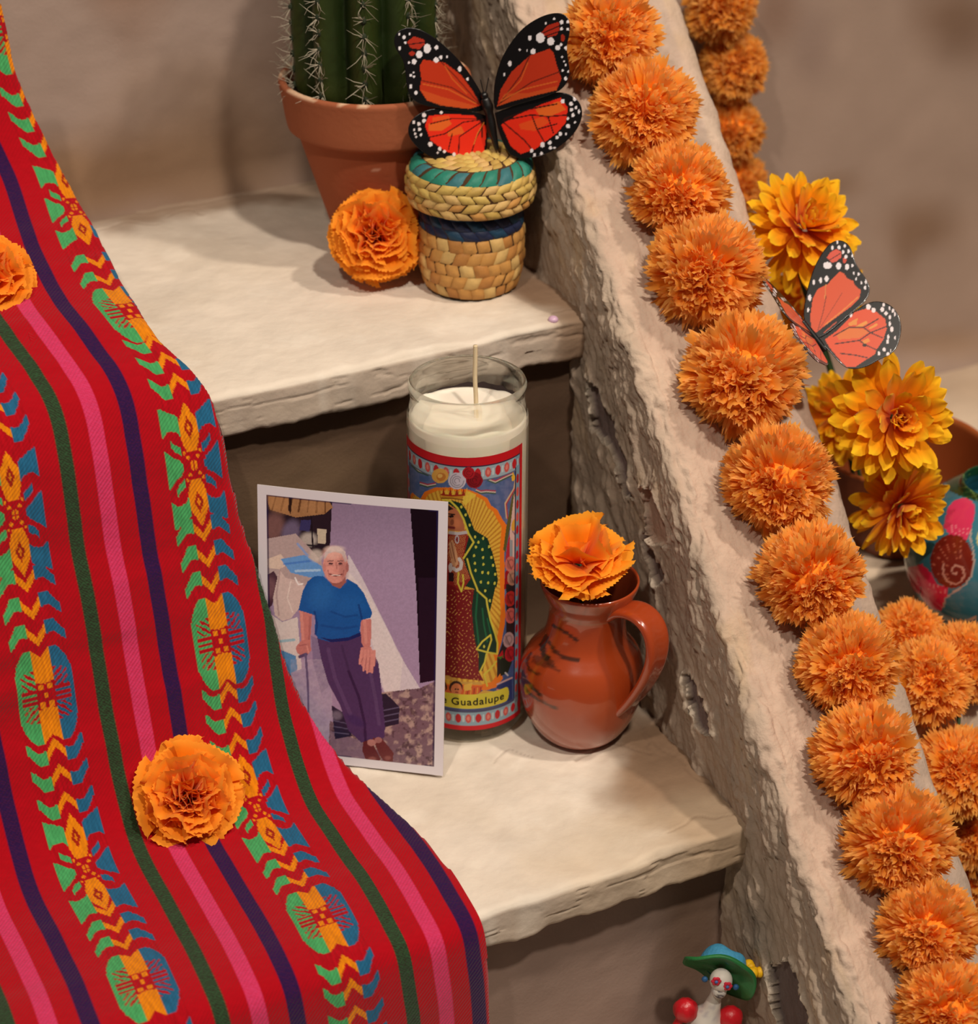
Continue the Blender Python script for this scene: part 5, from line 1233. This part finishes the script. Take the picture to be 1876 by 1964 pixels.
# ================================================================== TURQUOISE LACQUER POT
def gourd():
    R = .0480; c = Vector(on(1905, 1063, 'z', .0465)); base = Vector((c.x, c.y, .0010))
    t = thing('lacquered_gourd', 'round turquoise lacquered pot painted with pink flower and leaf at right edge', 'pot', base)
    prof = []
    for a in np.linspace(-math.pi / 2, math.radians(62), 110): prof.append((R * math.cos(a) * (1.0), R * .96 + R * .96 * math.sin(a)))
    prof = [(0, 0)] + [(max(r, .02) if z < .006 else r, z) for r, z in prof if z > .0002]
    prof += [(R * .44, .0905), (R * .42, .0905), (R * .42, .085), (R * .60, .070), (0, .01)]
    V, F = lathe(resample(prof, 240), 320)
    W = V + np.array(base); px, py = proj(W)
    X, Y = (px - 1700) * 4.909, (py - 860) * 4.909
    nrm = V - np.array([0, 0, R * .96]); front = (nrm @ FWD) < .004
    p = Paint(X, Y, (48, 118, 136))
    p.fill(((V[..., 2] < .026)) * 1.0, (62, 92, 92)); p.fill((np.abs(V[..., 2] - .026) < .0007), (34, 56, 62)); p.fill(V[..., 2] < .010, (46, 60, 56), .8)
    f = lambda m, c_, a=1.0: p.fill(m & front, c_, a)
    ip = lambda q: in_poly(X, Y, q)
    ln = lambda q, wd, c_, a=1.0: p.fill(np.clip(wd / 2 - seg_dist(X, Y, q) + .5, 0, 1) * front, c_, a)
    f(ip([(540, 270), (600, 190), (700, 150), (900, 150), (1060, 200), (1000, 330), (900, 500), (800, 480), (700, 450), (600, 400)]), (22, 62, 34)); ln([(560, 250), (640, 180), (760, 140), (900, 128)], 34, (112, 128, 112), .8)
    ln([(700, 190), (760, 320), (860, 490)], 14, (92, 128, 66))
    for k in range(6): ln([(715 + k * 24, 215 + k * 46), (800 + k * 26, 190 + k * 40)], 6, (74, 110, 56)); ln([(712 + k * 24, 220 + k * 46), (610 + k * 30, 240 + k * 44)], 6, (74, 110, 56))
    PK = (206, 52, 92)
    f(ip([(540, 740), (580, 560), (640, 490), (720, 462), (790, 480), (835, 540), (830, 640), (790, 780), (750, 880), (680, 850), (600, 820)]), PK)
    f(ip([(200, 1120), (340, 1090), (430, 1180), (480, 1280), (580, 1310), (560, 1440), (520, 1530), (440, 1520), (360, 1450), (320, 1380), (260, 1340), (190, 1290)]), (206, 28, 74))
    ln([(330, 1300), (316, 1380), (340, 1430)], 10, (60, 20, 34))
    for k in range(5): ln([(615 + k * 38, 720 + k * 8), (622 + k * 34, 800 + k * 8)], 6, (226, 138, 150)); ln([(420 + k * 36, 1250 + k * 14), (398 + k * 38, 1330 + k * 10)], 6, (226, 128, 140))
    f(np.hypot((X - 620) / 205, (Y - 1065) / 252) < 1, (112, 32, 22))
    for a in np.linspace(2.2, 5.6, 9): ln([(660 + 85 * math.cos(a), 1140 + 95 * math.sin(a)), (620 + 185 * math.cos(a), 1065 + 232 * math.sin(a))], 6, (176, 96, 74))
    sp = [(655 + (6 + 14 * q) * math.cos(q * 1.02 + 1.2), 1165 + (7 + 16 * q) * math.sin(q * 1.02 + 1.2)) for q in np.linspace(0, 8.6, 60)]
    ln(sp, 17, (196, 140, 122))
    ln([(800, 760), (790, 850), (815, 930), (826, 1060), (800, 1200), (740, 1290), (640, 1350), (560, 1410), (535, 1500)], 16, (176, 160, 150))
    for k in range(4): ln([(740 + k * 24, 1630 + k * 62), (840 + k * 20, 1590 + k * 56)], 30, (202, 164, 134))
    f(ip([(845, 880), (870, 780), (900, 760), (900, 960)]), (190, 190, 130))
    mesh('gourd_body', V, F, material('gloss_lacquer', rough=.18, spec=.5, coat=.5), t, col=p.flat())
gourd()

# ================================================================== SKELETON LADY FIGURINE
def figurine():
    base = Vector((.0452, -.1660, -H + .0012))
    t = thing('skeleton_figurine', 'painted skeleton lady figurine in green brimmed hat and red sleeves on the bottom step', 'figurine', base, (0, 0, -YAW))
    white = material('painted_bone', rough=.5, spec=.3); red = material('red_enamel', (186, 20, 32), rough=.35, spec=.5, bump=('noise', 600, .0004)); grn = material('green_enamel', (42, 112, 60), rough=.45, bump=('noise', 500, .0003))
    blu = material('blue_enamel', (74, 158, 200), rough=.55, bump=('noise', 420, .0012), mottled=.15, mscale=300); yel = material('yellow_enamel', (236, 184, 24), rough=.5, mottled=.2, mscale=500); ink = material('dark_violet_paint', (44, 34, 62), rough=.6); rose = material('rosy_paint', (196, 40, 62), rough=.5); iris = material('blue_dot_paint', (74, 104, 160), rough=.5)
    # gown
    prof = chaikin([(0, 0), (.030, 0), (.031, .002), (.026, .018), (.0195, .040), (.0125, .060), (.0085, .070), (.0078, .074), (0, .0745)], 2)
    V, F = lathe(prof, 64); a = np.arctan2(V[..., 1], V[..., 0]); k = 1 + .05 * np.sin(a * 11) * np.clip(1 - V[..., 2] / .06, 0, 1); V[..., 0] *= k; V[..., 1] *= k
    mesh('gown', V, F, red, t)
    # torso, neck and skull: one bone-coloured figure
    pts = [(0, 0, .070), (-.0005, 0, .078), (0, -.0005, .086), (.0010, -.0005, .0935), (.0026, -.001, .0985), (.0042, -.0012, .1060), (.0054, -.0016, .1130)]
    rad = [.0070, .0082, .0092, .0082, .0046, .0030, .0030]
    V1, F1 = tube(chaikin(pts, 2), np.interp(np.linspace(0, 1, len(chaikin(pts, 2))), np.linspace(0, 1, 7), rad), 20)
    hc = np.array([.0064, -.0030, .1178])
    V2, F2 = ball(hc + [0, 0, .0014], (.0056, .0056, .0060), 24, 18); V3, F3 = ball(hc + [-.0008, -.0016, -.0036], (.0038, .0038, .0042), 18, 12)
    V, F = join([(V1, F1), (V2, F2), (V3, F3)])
    p = Paint(V[:, 0], V[:, 2], (206, 200, 190)); p.fill(sstep(.5, .75, fbm(V[:, 0] * 500, V[:, 1] * 500, V[:, 2] * 300, 3, 651)) * .5, (146, 138, 150))
    fr = V[:, 1] < -.001
    for k in range(4):
        z = .0905 - k * .0042
        for s in (-1, 1): p.fill((seg_dist(V[:, 0], V[:, 2], [(.001 * (k == 0), z), (s * .003, z + .0010), (s * .0066, z - .0006)]) < .0006) & fr, (52, 42, 66))
    p.fill((seg_dist(V[:, 0], V[:, 2], [(.0034, .1136), (.0056, .1122), (.0082, .1136)]) < .0005) & fr, (60, 54, 60)); p.fill((np.hypot(V[:, 0] - .0056, V[:, 2] - .1166) < .0007) & fr, (60, 54, 66))
    for k in range(5): p.fill((np.abs(V[:, 0] - .0043 - k * .0007) < .00016) & (np.abs(V[:, 2] - .1134) < .0012) & fr, (80, 74, 80))
    mesh('bone_torso', V, F, white, t, col=p.flat())
    for s, ex, ez in ((-1, .0034, .1232), (1, .0090, .1198)):
        c = np.array([ex, -.0084 if s < 0 else -.0080, ez])
        o = mesh('eye_rosette', *join([ball(c + np.array([.0014 * math.cos(q), 0, .0016 * math.sin(q)]), (.0012, .0006, .0012), 8, 6) for q in np.linspace(0, 2 * math.pi, 7)[:-1]]), rose, t)
        mesh('eye_center', *ball(c + np.array([0, -.0006, 0]), (.0009, .0006, .0009), 10, 8), iris, o)
    # hat
    zt = Vector((.40, .86, .46)).normalized(); HB = basis(zt, 0, (0, 1, 0)); HB.translation = Vector((.0076, .0058, .1192))
    g = np.linspace(0, 1, 14)[:, None]; aa = np.linspace(0, 2 * math.pi, 56, endpoint=False)[None]
    hx, hy = .0194 * g * np.cos(aa), .0175 * g * np.sin(aa)
    droop = -(hx / .0194) ** 2 * .0058 + .0006 * np.sin(aa * 5)
    top = np.stack([hx, hy, droop + .0010], -1); bot = np.stack([hx, hy, droop - .0010], -1)[::-1]
    hat = mesh('hat_brim', np.concatenate([top, bot]), grid_faces(28, 56, True), grn, t); hat.matrix_local = HB
    cp = chaikin([(.0112, -.0006), (.0114, .0010), (.0108, .0050), (.0094, .0078), (.006, .0086), (0, .0086)], 2)
    V, F = lathe(cp, 40); V[..., 0] *= 1.05; V[..., 2] += .0007 * np.sin(np.arctan2(V[..., 1], V[..., 0]) * 4)
    mesh('hat_crown', V, F, blu, hat)
    rr = random.Random(4)
    for k in range(12): mesh('hat_flower', *ball((.0122 + rr.uniform(-.002, .0032), -.0035 + rr.uniform(-.008, .008), .0044 + rr.uniform(-.003, .0035)), rr.uniform(.0022, .0031), 9, 7), yel, hat)
    for x, y, z in ((-.0014, -.002, .1190), (.0140, -.002, .1140)): mesh('hair_curl', *ball((x, y, z), (.0016, .0014, .0016), 10, 8), material('blue_curl', (40, 84, 128), rough=.5), t)
    # puffed sleeves and arms
    for s, c, el, ha in ((-1, (-.0098, -.001, .0985), (-.0190, -.004, .080), (-.0120, -.012, .068)), (1, (.0125, -.001, .0935), (.0205, -.004, .077), (.0130, -.012, .066))):
        V, F = ball(c, (.0062, .0058, .0066), 20, 14); q = np.arctan2(V[:, 1] - c[1], V[:, 0] - c[0]); V[:, :2] += (V[:, :2] - c[:2]) * (.06 * np.sin(q * 7))[:, None]
        o = mesh('puffed_sleeve', V, F, red, t)
        mesh('arm', *tube(chaikin([c, el, ha], 2), .0021, 10), red, t)
figurine()

# ================================================================== PUSH PIN ON THE TREAD EDGE
def pin():
    P = np.array([.0764, .0530, .1872])
    t = thing('push_pin', 'tiny lilac push pin head stuck in the upper tread edge', 'pin', P)
    mesh('pin_head', *ball((0, 0, .0008), (.0027, .0027, .0020), 16, 10), material('lilac_plastic', (206, 170, 196), rough=.3, spec=.5), t)
    mesh('pin_point', *tube([(0, 0, .0005), (0, .0012, -.004)], [.0005, .0002], 6), material('pin_steel', (170, 170, 170), rough=.3, metal=1), t)
pin()
